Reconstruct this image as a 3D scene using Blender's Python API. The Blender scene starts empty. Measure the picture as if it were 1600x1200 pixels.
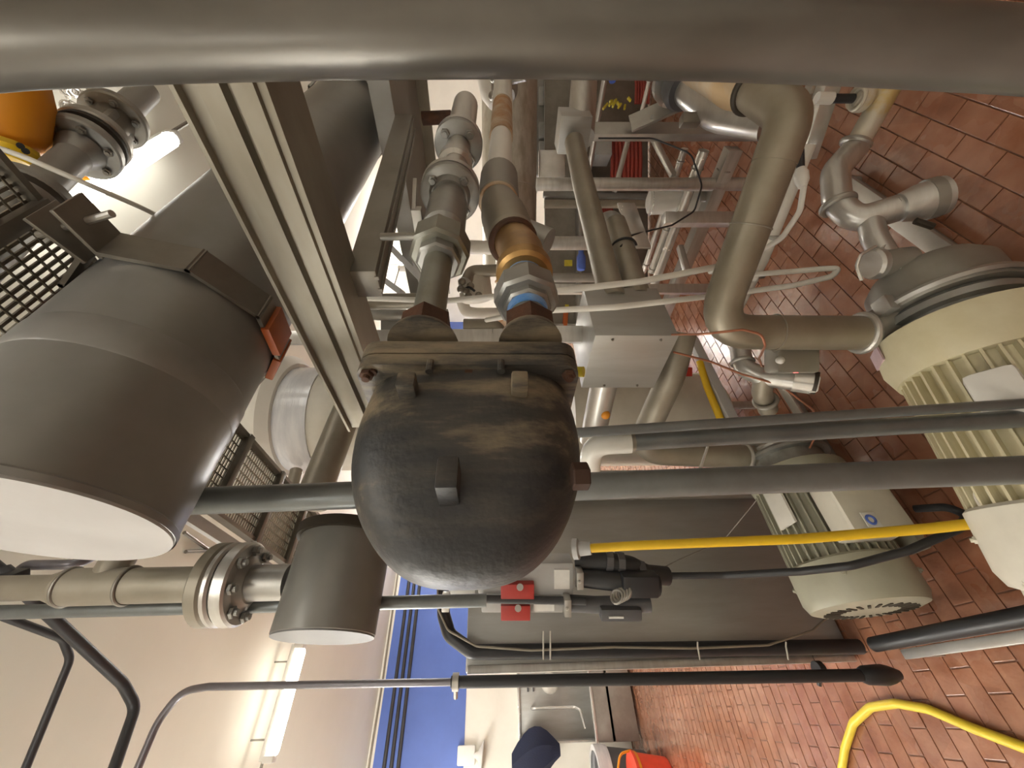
import bpy, bmesh, math, random
from mathutils import Vector, Matrix, Quaternion
random.seed(7)
S = bpy.context.scene
COL = S.collection
R = math.radians

# ------------------------------------------------------------------ camera
H = 1.9                      # eye height above the floor (m)
F = 600.0                    # focal length in pixels of the 1600x1200 frame
PITCH, YAW = R(2.5), R(49.3)
FW = Vector((math.cos(YAW)*math.cos(PITCH), math.sin(YAW)*math.cos(PITCH), -math.sin(PITCH)))
RT = Vector((math.sin(YAW), -math.cos(YAW), 0))
UP = RT.cross(FW)
C0 = Vector((0, 0, H))
cd = bpy.data.cameras.new('camera'); cam = bpy.data.objects.new('camera', cd); COL.objects.link(cam)
cd.sensor_fit = 'HORIZONTAL'; cd.sensor_width = 36.0; cd.lens = F/1600*36; cd.clip_start = 0.02; cd.clip_end = 60
M = Matrix((-UP, RT, -FW)).transposed().to_4x4(); M.translation = C0    # the phone was held on its side
cam.matrix_world = M
S.camera = cam
S.view_settings.view_transform = 'Standard'; S.view_settings.look = 'None'
S.view_settings.gamma = 1; S.view_settings.use_curve_mapping = False
S.view_settings.exposure = 0.68
w = bpy.data.worlds.new('world'); S.world = w; w.use_nodes = True
w.node_tree.nodes['Background'].inputs[0].default_value = (.9, .85, .75, 1)
w.node_tree.nodes['Background'].inputs[1].default_value = 0.02
LIGHT = 24.0                 # emission of the ceiling tubes
CEIL = 3.615

X, Y, Z = Vector((1, 0, 0)), Vector((0, 1, 0)), Vector((0, 0, 1))
def ray(x, y): return FW + RT*((600-y)/F) + UP*((800-x)/F)
def P(x, y, d): return C0 + ray(x, y)*d
def plane(x, y, ax, v):
    r = ray(x, y); return C0 + r*((v-C0[ax])/r[ax])
def on_y(p0, a, y):          # point of the line p0+t*a seen at image row y
    k = (600-y)/F; q = p0-C0
    return p0 + a*((k*q.dot(FW)-q.dot(RT))/(a.dot(RT)-k*a.dot(FW)))
def on_x(p0, a, x):
    k = (800-x)/F; q = p0-C0
    return p0 + a*((k*q.dot(FW)-q.dot(UP))/(a.dot(UP)-k*a.dot(FW)))
def dep(p): return (p-C0).dot(FW)

# ------------------------------------------------------------------ materials
MATS = {}
def mat(name, col, rough=.5, metal=0., col2=None, scale=6., amt=.6, bump=.0, bscale=None, stretch=(1, 1, 1), spec=.5, rvar=.12, detail=5, thr=(.35, .65), coat=0):
    m = bpy.data.materials.new(name); m.use_nodes = True; MATS[name] = m
    nt = m.node_tree; N = nt.nodes; L = nt.links; b = N['Principled BSDF']
    b.inputs['Metallic'].default_value = metal; b.inputs['Roughness'].default_value = rough
    b.inputs['Specular IOR Level'].default_value = spec; b.inputs['Coat Weight'].default_value = coat
    tc = N.new('ShaderNodeTexCoord'); mp = N.new('ShaderNodeMapping'); mp.inputs['Scale'].default_value = stretch
    L.new(tc.outputs['Object'], mp.inputs[0])
    n = N.new('ShaderNodeTexNoise'); n.inputs['Scale'].default_value = scale; n.inputs['Detail'].default_value = detail; n.inputs['Roughness'].default_value = .62
    L.new(mp.outputs[0], n.inputs['Vector'])
    cr = N.new('ShaderNodeValToRGB'); c2 = col2 or tuple(c*.72 for c in col)
    cr.color_ramp.elements[0].position, cr.color_ramp.elements[1].position = thr
    mixc = tuple(col[i]*(1-amt)+c2[i]*amt for i in range(3))
    cr.color_ramp.elements[0].color = (*mixc, 1); cr.color_ramp.elements[1].color = (*col, 1)
    L.new(n.outputs[0], cr.inputs[0]); L.new(cr.outputs[0], b.inputs['Base Color'])
    mr = N.new('ShaderNodeMapRange'); mr.inputs[3].default_value = max(.03, rough-rvar); mr.inputs[4].default_value = min(1, rough+rvar)
    L.new(n.outputs[0], mr.inputs[0]); L.new(mr.outputs[0], b.inputs['Roughness'])
    if bump:
        n2 = N.new('ShaderNodeTexNoise'); n2.inputs['Scale'].default_value = bscale or scale*6; n2.inputs['Detail'].default_value = 4
        L.new(mp.outputs[0], n2.inputs['Vector'])
        bp = N.new('ShaderNodeBump'); bp.inputs['Strength'].default_value = bump; bp.inputs['Distance'].default_value = .01
        L.new(n2.outputs[0], bp.inputs['Height']); L.new(bp.outputs[0], b.inputs['Normal'])
    return m
def emit(name, col, s):
    m = bpy.data.materials.new(name); m.use_nodes = True; b = m.node_tree.nodes['Principled BSDF']
    b.inputs['Base Color'].default_value = (.9, .9, .9, 1)
    b.inputs['Emission Color'].default_value = (*col, 1); b.inputs['Emission Strength'].default_value = s; MATS[name] = m; return m

mat('wall_paint', (.82, .79, .71), .55, scale=3, col2=(.70, .66, .58), amt=.35, bump=.05, bscale=60)
mat('ceiling_paint', (.86, .85, .75), .6, scale=2, col2=(.78, .77, .66), amt=.35)
mat('blue_paint', (.10, .17, .50), .4, scale=3, col2=(.08, .135, .41), amt=.5)
mat('mortar', (.22, .10, .056), .6, scale=20, bump=.2)
mat('stainless', (.58, .57, .54), .32, .72, scale=4, col2=(.38, .36, .33), amt=.6, stretch=(1, 1, 6))
mat('stainless_dull', (.42, .41, .38), .42, .75, scale=5, col2=(.30, .28, .25), amt=.7)
mat('stainless_bright', (.74, .73, .70), .24, .65, scale=5, col2=(.5, .48, .45), amt=.5)
mat('stainless_sheet', (.44, .445, .425), .38, .5, scale=3, col2=(.36, .34, .31), amt=.6, stretch=(6, 6, 1), rvar=.06)
mat('galvanised', (.42, .41, .38), .45, .85, scale=7, col2=(.27, .26, .23), amt=.7, bump=.04)
mat('grey_paint', (.30, .295, .275), .42, .15, scale=4, col2=(.21, .20, .18), amt=.6, bump=.03)
mat('insulation_grey', (.25, .245, .23), .36, .35, scale=2.5, col2=(.16, .155, .142), amt=.6, rvar=.08)
mat('insulation_end', (.17, .17, .168), .45, .1, scale=4)
mat('insulation_dark', (.27, .265, .25), .36, .3, scale=3, col2=(.16, .15, .14), amt=.6, rvar=.08)
mat('end_cap', (.50, .495, .485), .5, .0, scale=6, col2=(.38, .375, .365), amt=.4)
mat('pipe_conduit', (.20, .215, .215), .36, .45, scale=8, col2=(.13, .138, .138), amt=.6, bump=.03)
mat('pipe_fore', (.17, .16, .14), .36, .5, scale=5, col2=(.10, .092, .08), amt=.7, bump=.03, stretch=(1, 1, .5))
mat('dark_conduit', (.055, .056, .06), .4, .2, scale=9)
mat('lilac_conduit', (.22, .21, .23), .38, .5, scale=9)
mat('strut', (.34, .32, .27), .40, .7, scale=3.5, col2=(.18, .155, .115), amt=.8, bump=.05, stretch=(1, .35, 1))
mat('strut_dark', (.25, .235, .205), .42, .7, scale=4, col2=(.15, .13, .105), amt=.7, bump=.05)
mat('rust', (.10, .042, .02), .75, .1, scale=18, col2=(.045, .022, .013), amt=.9, bump=.2)
mat('rust_dark', (.045, .02, .011), .8, .1, scale=18)
mat('rust_light', (.42, .22, .09), .65, .1, scale=9, col2=(.55, .47, .36), amt=.9)
mat('brass', (.50, .31, .12), .38, .8, scale=8, col2=(.26, .15, .06), amt=.8)
mat('old_steel', (.30, .30, .265), .42, .7, scale=9, col2=(.20, .19, .145), amt=.8, bump=.05)
mat('fitting_grey', (.36, .36, .34), .40, .7, scale=9, col2=(.23, .22, .20), amt=.7)
mat('tan_pipe', (.36, .32, .25), .42, .5, scale=3, col2=(.23, .20, .145), amt=.8)
mat('tan_dull', (.33, .30, .245), .45, .45, scale=4, col2=(.22, .195, .15), amt=.7)
mat('tan_stain', (.60, .44, .25), .42, .35, scale=5, col2=(.62, .58, .50), amt=.9)
mat('cream_paint', (.62, .57, .40), .42, scale=6, col2=(.50, .44, .26), amt=.6, bump=.03)
mat('cream_pale', (.66, .63, .54), .42, scale=4, col2=(.50, .47, .40), amt=.6)
mat('olive_paint', (.36, .35, .27), .42, scale=5, col2=(.27, .26, .20), amt=.6)
mat('slot_shadow', (.20, .175, .06), .6, scale=6)
mat('pump_grey', (.30, .285, .25), .42, .5, scale=5, col2=(.22, .205, .175), amt=.6)
mat('yellow_vinyl', (.74, .48, .015), .38, scale=8, col2=(.6, .36, .01), amt=.4)
mat('yellow_hose', (.80, .62, .05), .35, scale=8, col2=(.7, .5, .03), amt=.4)
mat('black_rubber', (.022, .023, .026), .42, scale=12)
mat('black_gasket', (.035, .026, .015), .6, scale=12)
mat('white_plastic', (.78, .77, .73), .35, scale=8, col2=(.66, .64, .59), amt=.4)
mat('white_tube', (.70, .68, .62), .4, scale=9, col2=(.58, .56, .5), amt=.4)
mat('orange_plastic', (.75, .30, .015), .42, scale=5, col2=(.62, .22, .01), amt=.6)
mat('orange_silicone', (.42, .10, .018), .45, scale=9, col2=(.26, .06, .012), amt=.6)
mat('red_plastic', (.42, .03, .022), .38, scale=9)
mat('bucket_red', (.75, .07, .03), .4, scale=6)
mat('switch_grey', (.42, .42, .41), .42, .1, scale=6)
mat('copper', (.48, .21, .13), .35, .6, scale=8)
mat('blue_tape', (.10, .27, .62), .5, scale=20, col2=(.35, .5, .75), amt=.8)
mat('blue_plastic', (.10, .18, .62), .4, scale=8)
mat('navy_cloth', (.014, .02, .05), .85, scale=14, bump=.3)
mat('charcoal_plastic', (.09, .09, .095), .5, scale=8)
mat('yellow_paint', (.62, .52, .04), .45, scale=8)
mat('paper', (.75, .74, .70), .7, scale=10)
mat('wrap', (.60, .61, .64), .22, .1, scale=4, col2=(.78, .78, .78), amt=.8, bump=.15, bscale=14, stretch=(1, 1, 5))
mat('stained_jacket', (.58, .56, .50), .48, .3, scale=5, col2=(.36, .32, .25), amt=.9, bump=.2, bscale=9, stretch=(1, .6, 3))
mat('rust_jacket', (.62, .54, .43), .55, .1, scale=4, col2=(.40, .18, .06), amt=.9, thr=(.4, .58))
mat('yellowed_pipe', (.58, .54, .45), .42, .4, scale=7, col2=(.55, .40, .12), amt=.8, thr=(.42, .55))
mat('red_hose', (.34, .05, .035), .5, scale=9)
mat('pink_label', (.60, .44, .47), .6, scale=20)
emit('tube_light', (1.0, .965, .90), LIGHT)
emit('tube_strong', (1.0, .965, .90), LIGHT*2.6)
emit('tube_mid', (1.0, .96, .90), 6.0)
emit('tube_half', (1.0, .965, .90), LIGHT*.68)
emit('tube_soft', (1.0, .93, .80), 7.0)
emit('red_lamp', (1, .05, .06), 3.0)

# quarry tile: warm brick red, wet sheen, small colour differences between tiles
def tile_mat():
    m = bpy.data.materials.new('quarry_tile'); m.use_nodes = True; MATS['quarry_tile'] = m
    nt = m.node_tree; N = nt.nodes; L = nt.links; b = N['Principled BSDF']
    geo = N.new('ShaderNodeNewGeometry'); n = N.new('ShaderNodeTexNoise'); n.inputs['Scale'].default_value = 9; n.inputs['Detail'].default_value = 6
    L.new(geo.outputs['Position'], n.inputs['Vector'])
    cr = N.new('ShaderNodeValToRGB'); cr.color_ramp.elements[0].position = .3; cr.color_ramp.elements[1].position = .72
    cr.color_ramp.elements[0].color = (.26, .10, .052, 1); cr.color_ramp.elements[1].color = (.37, .175, .105, 1)
    L.new(n.outputs[0], cr.inputs[0])
    vor = N.new('ShaderNodeTexVoronoi'); vor.inputs['Scale'].default_value = 7; L.new(geo.outputs['Position'], vor.inputs['Vector'])
    hs = N.new('ShaderNodeHueSaturation'); L.new(cr.outputs[0], hs.inputs['Color'])
    mr = N.new('ShaderNodeMapRange'); mr.inputs[3].default_value = .86; mr.inputs[4].default_value = 1.12
    L.new(vor.outputs['Color'], mr.inputs[0]); L.new(mr.outputs[0], hs.inputs['Value']); L.new(hs.outputs[0], b.inputs['Base Color'])
    n2 = N.new('ShaderNodeTexNoise'); n2.inputs['Scale'].default_value = 3.2; n2.inputs['Detail'].default_value = 3; L.new(geo.outputs['Position'], n2.inputs['Vector'])
    m2 = N.new('ShaderNodeMapRange'); m2.inputs[1].default_value = .35; m2.inputs[2].default_value = .62; m2.inputs[3].default_value = .07; m2.inputs[4].default_value = .38
    L.new(n2.outputs[0], m2.inputs[0]); L.new(m2.outputs[0], b.inputs['Roughness'])
    b.inputs['Coat Weight'].default_value = .7; b.inputs['Coat Roughness'].default_value = .16
    n3 = N.new('ShaderNodeTexNoise'); n3.inputs['Scale'].default_value = 26; L.new(geo.outputs['Position'], n3.inputs['Vector'])
    bp = N.new('ShaderNodeBump'); bp.inputs['Strength'].default_value = .22; bp.inputs['Distance'].default_value = .01
    L.new(n3.outputs[0], bp.inputs['Height']); L.new(bp.outputs[0], b.inputs['Normal'])
tile_mat()

# cast iron with tan dust streaks lying across the trap body
def iron_mat():
    m = bpy.data.materials.new('dusty_iron'); m.use_nodes = True; MATS['dusty_iron'] = m
    nt = m.node_tree; N = nt.nodes; L = nt.links; b = N['Principled BSDF']
    tc = N.new('ShaderNodeTexCoord'); mp = N.new('ShaderNodeMapping'); mp.inputs['Scale'].default_value = (9, 9, 2.0)
    L.new(tc.outputs['Object'], mp.inputs[0])
    n = N.new('ShaderNodeTexNoise'); n.inputs['Scale'].default_value = 2.2; n.inputs['Detail'].default_value = 7; n.inputs['Roughness'].default_value = .65
    L.new(mp.outputs[0], n.inputs['Vector'])
    sx = N.new('ShaderNodeSeparateXYZ'); L.new(tc.outputs['Object'], sx.inputs[0])
    g = N.new('ShaderNodeMapRange'); g.inputs[1].default_value = -.26; g.inputs[2].default_value = -.02; g.inputs[3].default_value = -.16; g.inputs[4].default_value = .10
    L.new(sx.outputs['X'], g.inputs[0])
    ad = N.new('ShaderNodeMath'); L.new(n.outputs[0], ad.inputs[0]); L.new(g.outputs[0], ad.inputs[1])
    cr = N.new('ShaderNodeValToRGB'); e = cr.color_ramp.elements
    e[0].position = .36; e[0].color = (.024, .025, .027, 1); e[1].position = .68; e[1].color = (.22, .175, .115, 1)
    k = cr.color_ramp.elements.new(.50); k.color = (.05, .046, .04, 1)
    L.new(ad.outputs[0], cr.inputs[0]); L.new(cr.outputs[0], b.inputs['Base Color'])
    b.inputs['Roughness'].default_value = .5
    n2 = N.new('ShaderNodeTexNoise'); n2.inputs['Scale'].default_value = 90; L.new(tc.outputs['Object'], n2.inputs['Vector'])
    bp = N.new('ShaderNodeBump'); bp.inputs['Strength'].default_value = .25; bp.inputs['Distance'].default_value = .004
    L.new(n2.outputs[0], bp.inputs['Height']); L.new(bp.outputs[0], b.inputs['Normal'])
iron_mat()

# ------------------------------------------------------------------ mesh helpers
def frame(a):
    a = a.normalized(); h = Z if abs(a.z) < .9 else X
    u = a.cross(h).normalized(); return u, a.cross(u).normalized(), a
class B:
    def __init__(s): s.bm = bmesh.new()
    def face(s, vs):
        try: return s.bm.faces.new(vs)
        except ValueError: return None
    def box(s, c, hx, hy, hz, ax=(X, Y, Z), bev=0.0):
        c = Vector(c); a = [Vector(v).normalized() for v in ax]
        r = bmesh.ops.create_cube(s.bm, size=2.0)
        mm = Matrix((a[0]*hx, a[1]*hy, a[2]*hz)).transposed().to_4x4(); mm.translation = c
        bmesh.ops.transform(s.bm, matrix=mm, verts=r['verts'])
        if bev:
            ed = {e for v in r['verts'] for e in v.link_edges}
            bmesh.ops.bevel(s.bm, geom=list(ed), offset=bev, segments=2, affect='EDGES', profile=.6)
        return s
    def lathe(s, p0, a, prof, n=28, caps=True, ref=None, ang=None):
        u, v, a = frame(Vector(a))
        if ref is not None:
            u = (ref - a*ref.dot(a)).normalized(); v = a.cross(u)
        rings = []
        full = ang is None
        cnt = n if full else n+1
        for (t, r) in prof:
            ring = []
            for i in range(cnt):
                th = 2*math.pi*i/n if full else ang[0]+(ang[1]-ang[0])*i/n
                ring.append(s.bm.verts.new(p0 + a*t + (u*math.cos(th)+v*math.sin(th))*max(r, 1e-5)))
            rings.append(ring)
        for k in range(len(rings)-1):
            for i in range(cnt if full else cnt-1):
                j = (i+1) % cnt
                s.face((rings[k][i], rings[k][j], rings[k+1][j], rings[k+1][i]))
        if caps and full:
            s.face(rings[0][::-1]); s.face(rings[-1])
        return s
    def cyl(s, p0, p1, r, r1=None, n=28, bev=0.0):
        a = p1-p0; L = a.length; r1 = r if r1 is None else r1
        if bev: pr = [(0, r-bev), (bev, r), (L-bev, r1), (L, r1-bev)]
        else: pr = [(0, r), (L, r1)]
        return s.lathe(p0, a, pr, n)
    def hexa(s, p0, p1, r, n=6, bev=.0):
        a = p1-p0; L = a.length; b = bev or r*.1
        return s.lathe(p0, a, [(0, r*.9), (b, r), (L-b, r), (L, r*.9)], n)
    def tube(s, pts, r, n=16, bend=None, seg=7, closed=False):
        pts = [Vector(p) for p in pts]; path = [pts[0]]
        for i in range(1, len(pts)-1):
            a, b, c = pts[i-1], pts[i], pts[i+1]
            d0, d1 = (a-b), (c-b)
            if d0.length < 1e-6 or d1.length < 1e-6: continue
            an = d0.angle(d1)
            if abs(an-math.pi) < .02: path.append(b); continue
            br = bend if bend is not None else r*2.2
            t = min(br/math.tan(an/2), d0.length*.49, d1.length*.49)
            p, q = b+d0.normalized()*t, b+d1.normalized()*t
            for k in range(seg+1):
                f = k/seg; path.append(p*(1-f)**2 + b*2*f*(1-f) + q*f*f)
        path.append(pts[-1])
        tang = []
        for i in range(len(path)):
            t = path[min(i+1, len(path)-1)] - path[max(i-1, 0)]; tang.append(t.normalized())
        u, v, _ = frame(tang[0]); rings = []
        for i, p in enumerate(path):
            if i:
                q = tang[i-1].rotation_difference(tang[i]); u = q @ u
            u = (u - tang[i]*u.dot(tang[i])).normalized(); v = tang[i].cross(u)
            rr = r(i/(len(path)-1)) if callable(r) else r
            rings.append([s.bm.verts.new(p + (u*math.cos(2*math.pi*k/n)+v*math.sin(2*math.pi*k/n))*rr) for k in range(n)])
        for k in range(len(rings)-1):
            for i in range(n):
                j = (i+1) % n; s.face((rings[k][i], rings[k][j], rings[k+1][j], rings[k+1][i]))
        s.face(rings[0][::-1]); s.face(rings[-1]); return s
    def prism(s, poly, vec):
        a = [s.bm.verts.new(Vector(p)) for p in poly]; b = [s.bm.verts.new(Vector(p)+vec) for p in poly]; n = len(a)
        for i in range(n): s.face((a[i], a[(i+1) % n], b[(i+1) % n], b[i]))
        s.face(a[::-1]); s.face(b); return s
    def bar(s, p0, p1, wx, wy, side=None, bev=0.0):
        a = p1-p0; L = a.length; a = a.normalized()
        if side is None: u, v, _ = frame(a)
        else:
            v = (side - a*side.dot(a)).normalized(); u = v.cross(a)
        return s.box((p0+p1)/2, wx/2, wy/2, L/2, (u, v, a), bev)
    def sphere(s, c, r, sc=(1, 1, 1), n=16):
        rr = bmesh.ops.create_uvsphere(s.bm, u_segments=n, v_segments=max(6, n//2), radius=1)
        bmesh.ops.transform(s.bm, matrix=Matrix.Translation(c) @ Matrix.Diagonal((r*sc[0], r*sc[1], r*sc[2], 1)), verts=rr['verts']); return s
    def torus(s, c, a, R0, r0, n=32, m=10, sq=False):
        u, v, a = frame(Vector(a)); rings = []
        for i in range(n):
            th = 2*math.pi*i/n; d = u*math.cos(th)+v*math.sin(th)
            rings.append([s.bm.verts.new(c + d*(R0+r0*math.cos(2*math.pi*k/m)) + a*(r0*math.sin(2*math.pi*k/m))) for k in range(m)])
        for i in range(n):
            for k in range(m):
                s.face((rings[i][k], rings[(i+1) % n][k], rings[(i+1) % n][(k+1) % m], rings[i][(k+1) % m]))
        return s
    def obj(s, name, m, parent=None, origin=None, smooth=True):
        bm = s.bm; bmesh.ops.recalc_face_normals(bm, faces=bm.faces[:])
        if origin is None:
            if parent is not None: origin = parent.matrix_world.translation
            else:
                zs = [v.co for v in bm.verts]; o = sum(zs, Vector())/len(zs); o.z = min(v.z for v in zs); origin = o
        for v in bm.verts: v.co -= origin
        if smooth:
            for f in bm.faces: f.smooth = True
            for e in bm.edges:
                if len(e.link_faces) == 2 and e.calc_face_angle(0) > .6: e.smooth = False
        me = bpy.data.meshes.new(name); bm.to_mesh(me); bm.free()
        me.materials.append(MATS[m]); o = bpy.data.objects.new(name, me); COL.objects.link(o)
        if parent is not None:
            o.parent = parent; o.matrix_parent_inverse = Matrix.Identity(4); o.location = Vector(origin) - parent.matrix_world.translation
            if parent.parent is None and False: pass
        else: o.location = origin
        o.matrix_basis = Matrix.Translation(o.location)
        if parent is None: o.matrix_world = Matrix.Translation(origin)
        else: o.matrix_world = Matrix.Translation(origin)
        return o
def tag(o, label, cat, group=None):
    o['label'] = label; o['category'] = cat
    if group: o['group'] = group
    return o
def thing(name, label, cat, loc, group=None):
    o = bpy.data.objects.new(name, None); COL.objects.link(o); o.location = loc; o.matrix_world = Matrix.Translation(loc); o.empty_display_size = .05
    return tag(o, label, cat, group)
def struct(o): o['kind'] = 'structure'; return o
BOLT = {}
def bolt_mesh(m):
    if m not in BOLT:
        b = B(); b.hexa(Vector((0, 0, 0)), Vector((0, 0, .7)), 1.0); b.cyl(Vector((0, 0, .65)), Vector((0, 0, 1.25)), .55, n=10)
        bm = b.bm; me = bpy.data.meshes.new('bolt'); bmesh.ops.recalc_face_normals(bm, faces=bm.faces[:]); bm.to_mesh(me); bm.free(); me.materials.append(MATS[m]); BOLT[m] = me
    return BOLT[m]
def bolt(p, a, r, m, parent, name='bolt'):
    o = bpy.data.objects.new(name, bolt_mesh(m)); COL.objects.link(o); o.parent = parent
    u, v, a = frame(Vector(a)); mm = Matrix((u*r, v*r, a*r)).transposed().to_4x4(); mm.translation = p - parent.matrix_world.translation
    o.matrix_basis = mm; return o
def bolts(c, a, rad, n, r, m, parent, ph=.4, name='bolt'):
    u, v, a = frame(Vector(a))
    for i in range(n):
        th = ph+2*math.pi*i/n; bolt(c+(u*math.cos(th)+v*math.sin(th))*rad, a, r, m, parent, name)
def pipe(name, label, cat, pts, r, m, bend=None, n=16, group=None):
    o = B().tube(pts, r, n, bend).obj(name, m); return tag(o, label, cat, group)
def PP(*pts): return [P(*p) for p in pts]

# ------------------------------------------------------------------ room shell
WY = 7.265; X0, X1, Y0 = -3.6, 8.6, -2.6
struct(B().box(((X0+X1)/2, (Y0+WY)/2, CEIL+.05), (X1-X0)/2+.2, (WY-Y0)/2+.2, .05).obj('ceiling', 'ceiling_paint'))
wl = struct(B().box(((X0+X1)/2, WY+.1, CEIL/2), (X1-X0)/2+.2, .1, CEIL/2).obj('wall_back', 'wall_paint'))
B().box(((X0+X1)/2, WY-.003, (2.325+3.53)/2), (X1-X0)/2, .004, (3.53-2.325)/2).obj('blue_band', 'blue_paint', wl)['label'] = 'broad blue painted band on the white wall'
struct(B().box((X1+.1, (Y0+WY)/2, CEIL/2), .1, (WY-Y0)/2+.2, CEIL/2).obj('wall_right', 'wall_paint'))
struct(B().box((X0-.1, (Y0+WY)/2, CEIL/2), .1, (WY-Y0)/2+.2, CEIL/2).obj('wall_left', 'wall_paint'))
struct(B().box(((X0+X1)/2, Y0-.1, CEIL/2), (X1-X0)/2+.2, .1, CEIL/2).obj('wall_front', 'wall_paint'))
fl = struct(B().box(((X0+X1)/2, (Y0+WY)/2, -.055), (X1-X0)/2+.2, (WY-Y0)/2+.2, .05).obj('floor', 'mortar'))
# brick-shaped quarry tiles, rows along X: the nearest in view are parts, the rest one joined part
TW, TL, TG = .0925, .192, .0042
tiles = []
for j in range(int((WY-.05)/TW)+2):
    yy = -.1 + j*TW
    if yy + TW > WY: break
    off = (j % 2)*TL/2 + random.uniform(-.006, .006)
    for i in range(-16, 45):
        xx = i*TL + off
        c = Vector((xx+TL/2, yy+TW/2, 0)); q = c-C0; d = q.dot(FW)
        if d < .3: continue
        u, v = 800-F*q.dot(UP)/d, 600-F*q.dot(RT)/d
        if -120 < u < 1760 and -160 < v < 1360 and d < 12: tiles.append((d, c, u, v))
tiles.sort(key=lambda t: t[0])
tb = B(); tb.box((0, 0, 0), TL/2-TG/2, TW/2-TG/2, .006, bev=.002)
bm = tb.bm; tme = bpy.data.meshes.new('floor_tile'); bm.to_mesh(tme); bm.free(); tme.materials.append(MATS['quarry_tile'])
def vis(u, v): return 0 <= u <= 1600 and 120 <= v <= 1200 and not (u > 1360 and 400 < v < 860)
near = [t for t in tiles if vis(t[2], t[3])][:300]; ids = {id(t) for t in near}
for t in near:
    o = bpy.data.objects.new('floor_tile', tme); COL.objects.link(o); o.parent = fl
    z = -.006 + random.uniform(-.0012, .0012)
    o.matrix_basis = Matrix.Translation(t[1]+Vector((0, 0, z))-fl.location) @ Matrix.Rotation(random.uniform(-.006, .006), 4, 'X') @ Matrix.Rotation(random.uniform(-.004, .004), 4, 'Y')
rest = B(); vs, fs = [], []
for t in tiles:
    if id(t) in ids: continue
    a, b = TL/2-TG/2, TW/2-TG/2; x, y = t[1].x, t[1].y; z = random.uniform(-.0012, .0012); k = len(vs)
    for dx, dy, dz in ((-a, -b, -.01), (a, -b, -.01), (a, b, -.01), (-a, b, -.01), (-a+.002, -b+.002, 0), (a-.002, -b+.002, 0), (a-.002, b-.002, 0), (-a+.002, b-.002, 0)):
        vs.append((x+dx, y+dy, z+dz))
    fs += [(k+4, k+5, k+6, k+7)] + [(k+i, k+(i+1) % 4, k+4+(i+1) % 4, k+4+i) for i in range(4)]
me = bpy.data.meshes.new('floor_tiles'); me.from_pydata([Vector(v)-fl.location for v in vs], [], fs); me.materials.append(MATS['quarry_tile'])
o = bpy.data.objects.new('floor_tiles', me); COL.objects.link(o); o.parent = fl; o['kind'] = 'stuff'

# ------------------------------------------------------------------ ceiling lights (the lamps that light the room)
def fixture(x0, x1, y, z, label, wdt=.055, m='tube_light'):
    t = thing('strip_light', label, 'light', Vector(((x0+x1)/2, y, z-.06)), 'ceiling strip lights')
    B().box(((x0+x1)/2, y, z+.055), (x1-x0)/2+.03, wdt*.5, .018, bev=.005).obj('housing', 'white_plastic', t)
    B().lathe(Vector((x0, y, z)), X, [(0, wdt*.8), (.02, wdt), (x1-x0-.02, wdt), (x1-x0, wdt*.8)], 10).obj('diffuser', m, t)
    for xx in (x0-.02, x1+.02):
        B().box((xx, y, z+.01), .02, wdt*.8, wdt*.9, bev=.008).obj('end_cap', 'white_plastic', t)
    for xx in (x0+.08, x1-.08):
        B().cyl(Vector((xx, y, z+.06)), Vector((xx, y, CEIL)), .006, n=8).obj('hanger_rod', 'galvanised', t)
    B().tube([Vector((x1+.03, y, z+.05)), Vector((x1+.6, y, z+.05))], .010, 8).obj('feed_conduit', 'galvanised', t)
    B().tube([Vector((x0-.03, y, z+.05)), Vector((x0-.5, y, z+.05))], .010, 8).obj('feed_conduit', 'galvanised', t)
ka = (3.44-H)/(3.55-H)
fixture(-.18*ka, .47*ka, 4.0*ka, 3.44, 'glowing strip light under the beige ceiling near the blue wall band', .040, 'tube_soft')
for x0, y, z, m_, lb in [(-2.7, 3.73, 3.0, 'tube_strong', 'strip light further left along the row of the glowing one'),
                     (-2.4, 2.1, 2.95, 'tube_light', 'strip light over the aisle left of the steel tanks'),
                     (-2.4, .2, 2.95, 'tube_half', 'strip light on the ceiling behind the viewer on the left'),
                     (-2.8, 5.6, 3.0, 'tube_strong', 'added unseen strip light left of the sink over the open floor'),  # wall-side row is added out of view to brighten the wall and ceiling
                     (2.3, 5.6, 3.1, 'tube_strong', 'added unseen strip light above the sink near the blue wall'),
                     (5.6, 5.6, 3.1, 'tube_strong', 'added unseen strip light at the far end of the blue wall'),
                     (5.0, 3.2, 3.25, 'tube_strong', 'strip light over the far pipe skid')]:
    fixture(x0, x0+1.3, y, z, lb, m=m_)
fixture(1.30, 2.2, .70, 3.49, 'strip light showing past the bolt ears of the near tank clamp', .035, 'tube_mid')
fixture(-.9, .5, -.10, 3.40, 'strip light overhead between the viewer and the huge cylinder', .04, 'tube_half')

# ------------------------------------------------------------------ upright pipe close to the lens
base = P(800, 53, .42)
pts = []
for xx, yy in ((-160, 80), (0, 67), (250, 57), (500, 52.5), (800, 52), (1100, 57), (1350, 67), (1600, 82), (1800, 98)):
    pts.append(P(xx, yy, dep(on_x(base, Z, xx))))
up_pipe = thing('support_pipe', 'thick dark grey upright pipe closest to the viewer, slightly bowed', 'pipe', pts[-1])
B().tube(pts, .0395, 40, bend=.5).obj('pipe', 'pipe_fore', up_pipe)

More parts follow.
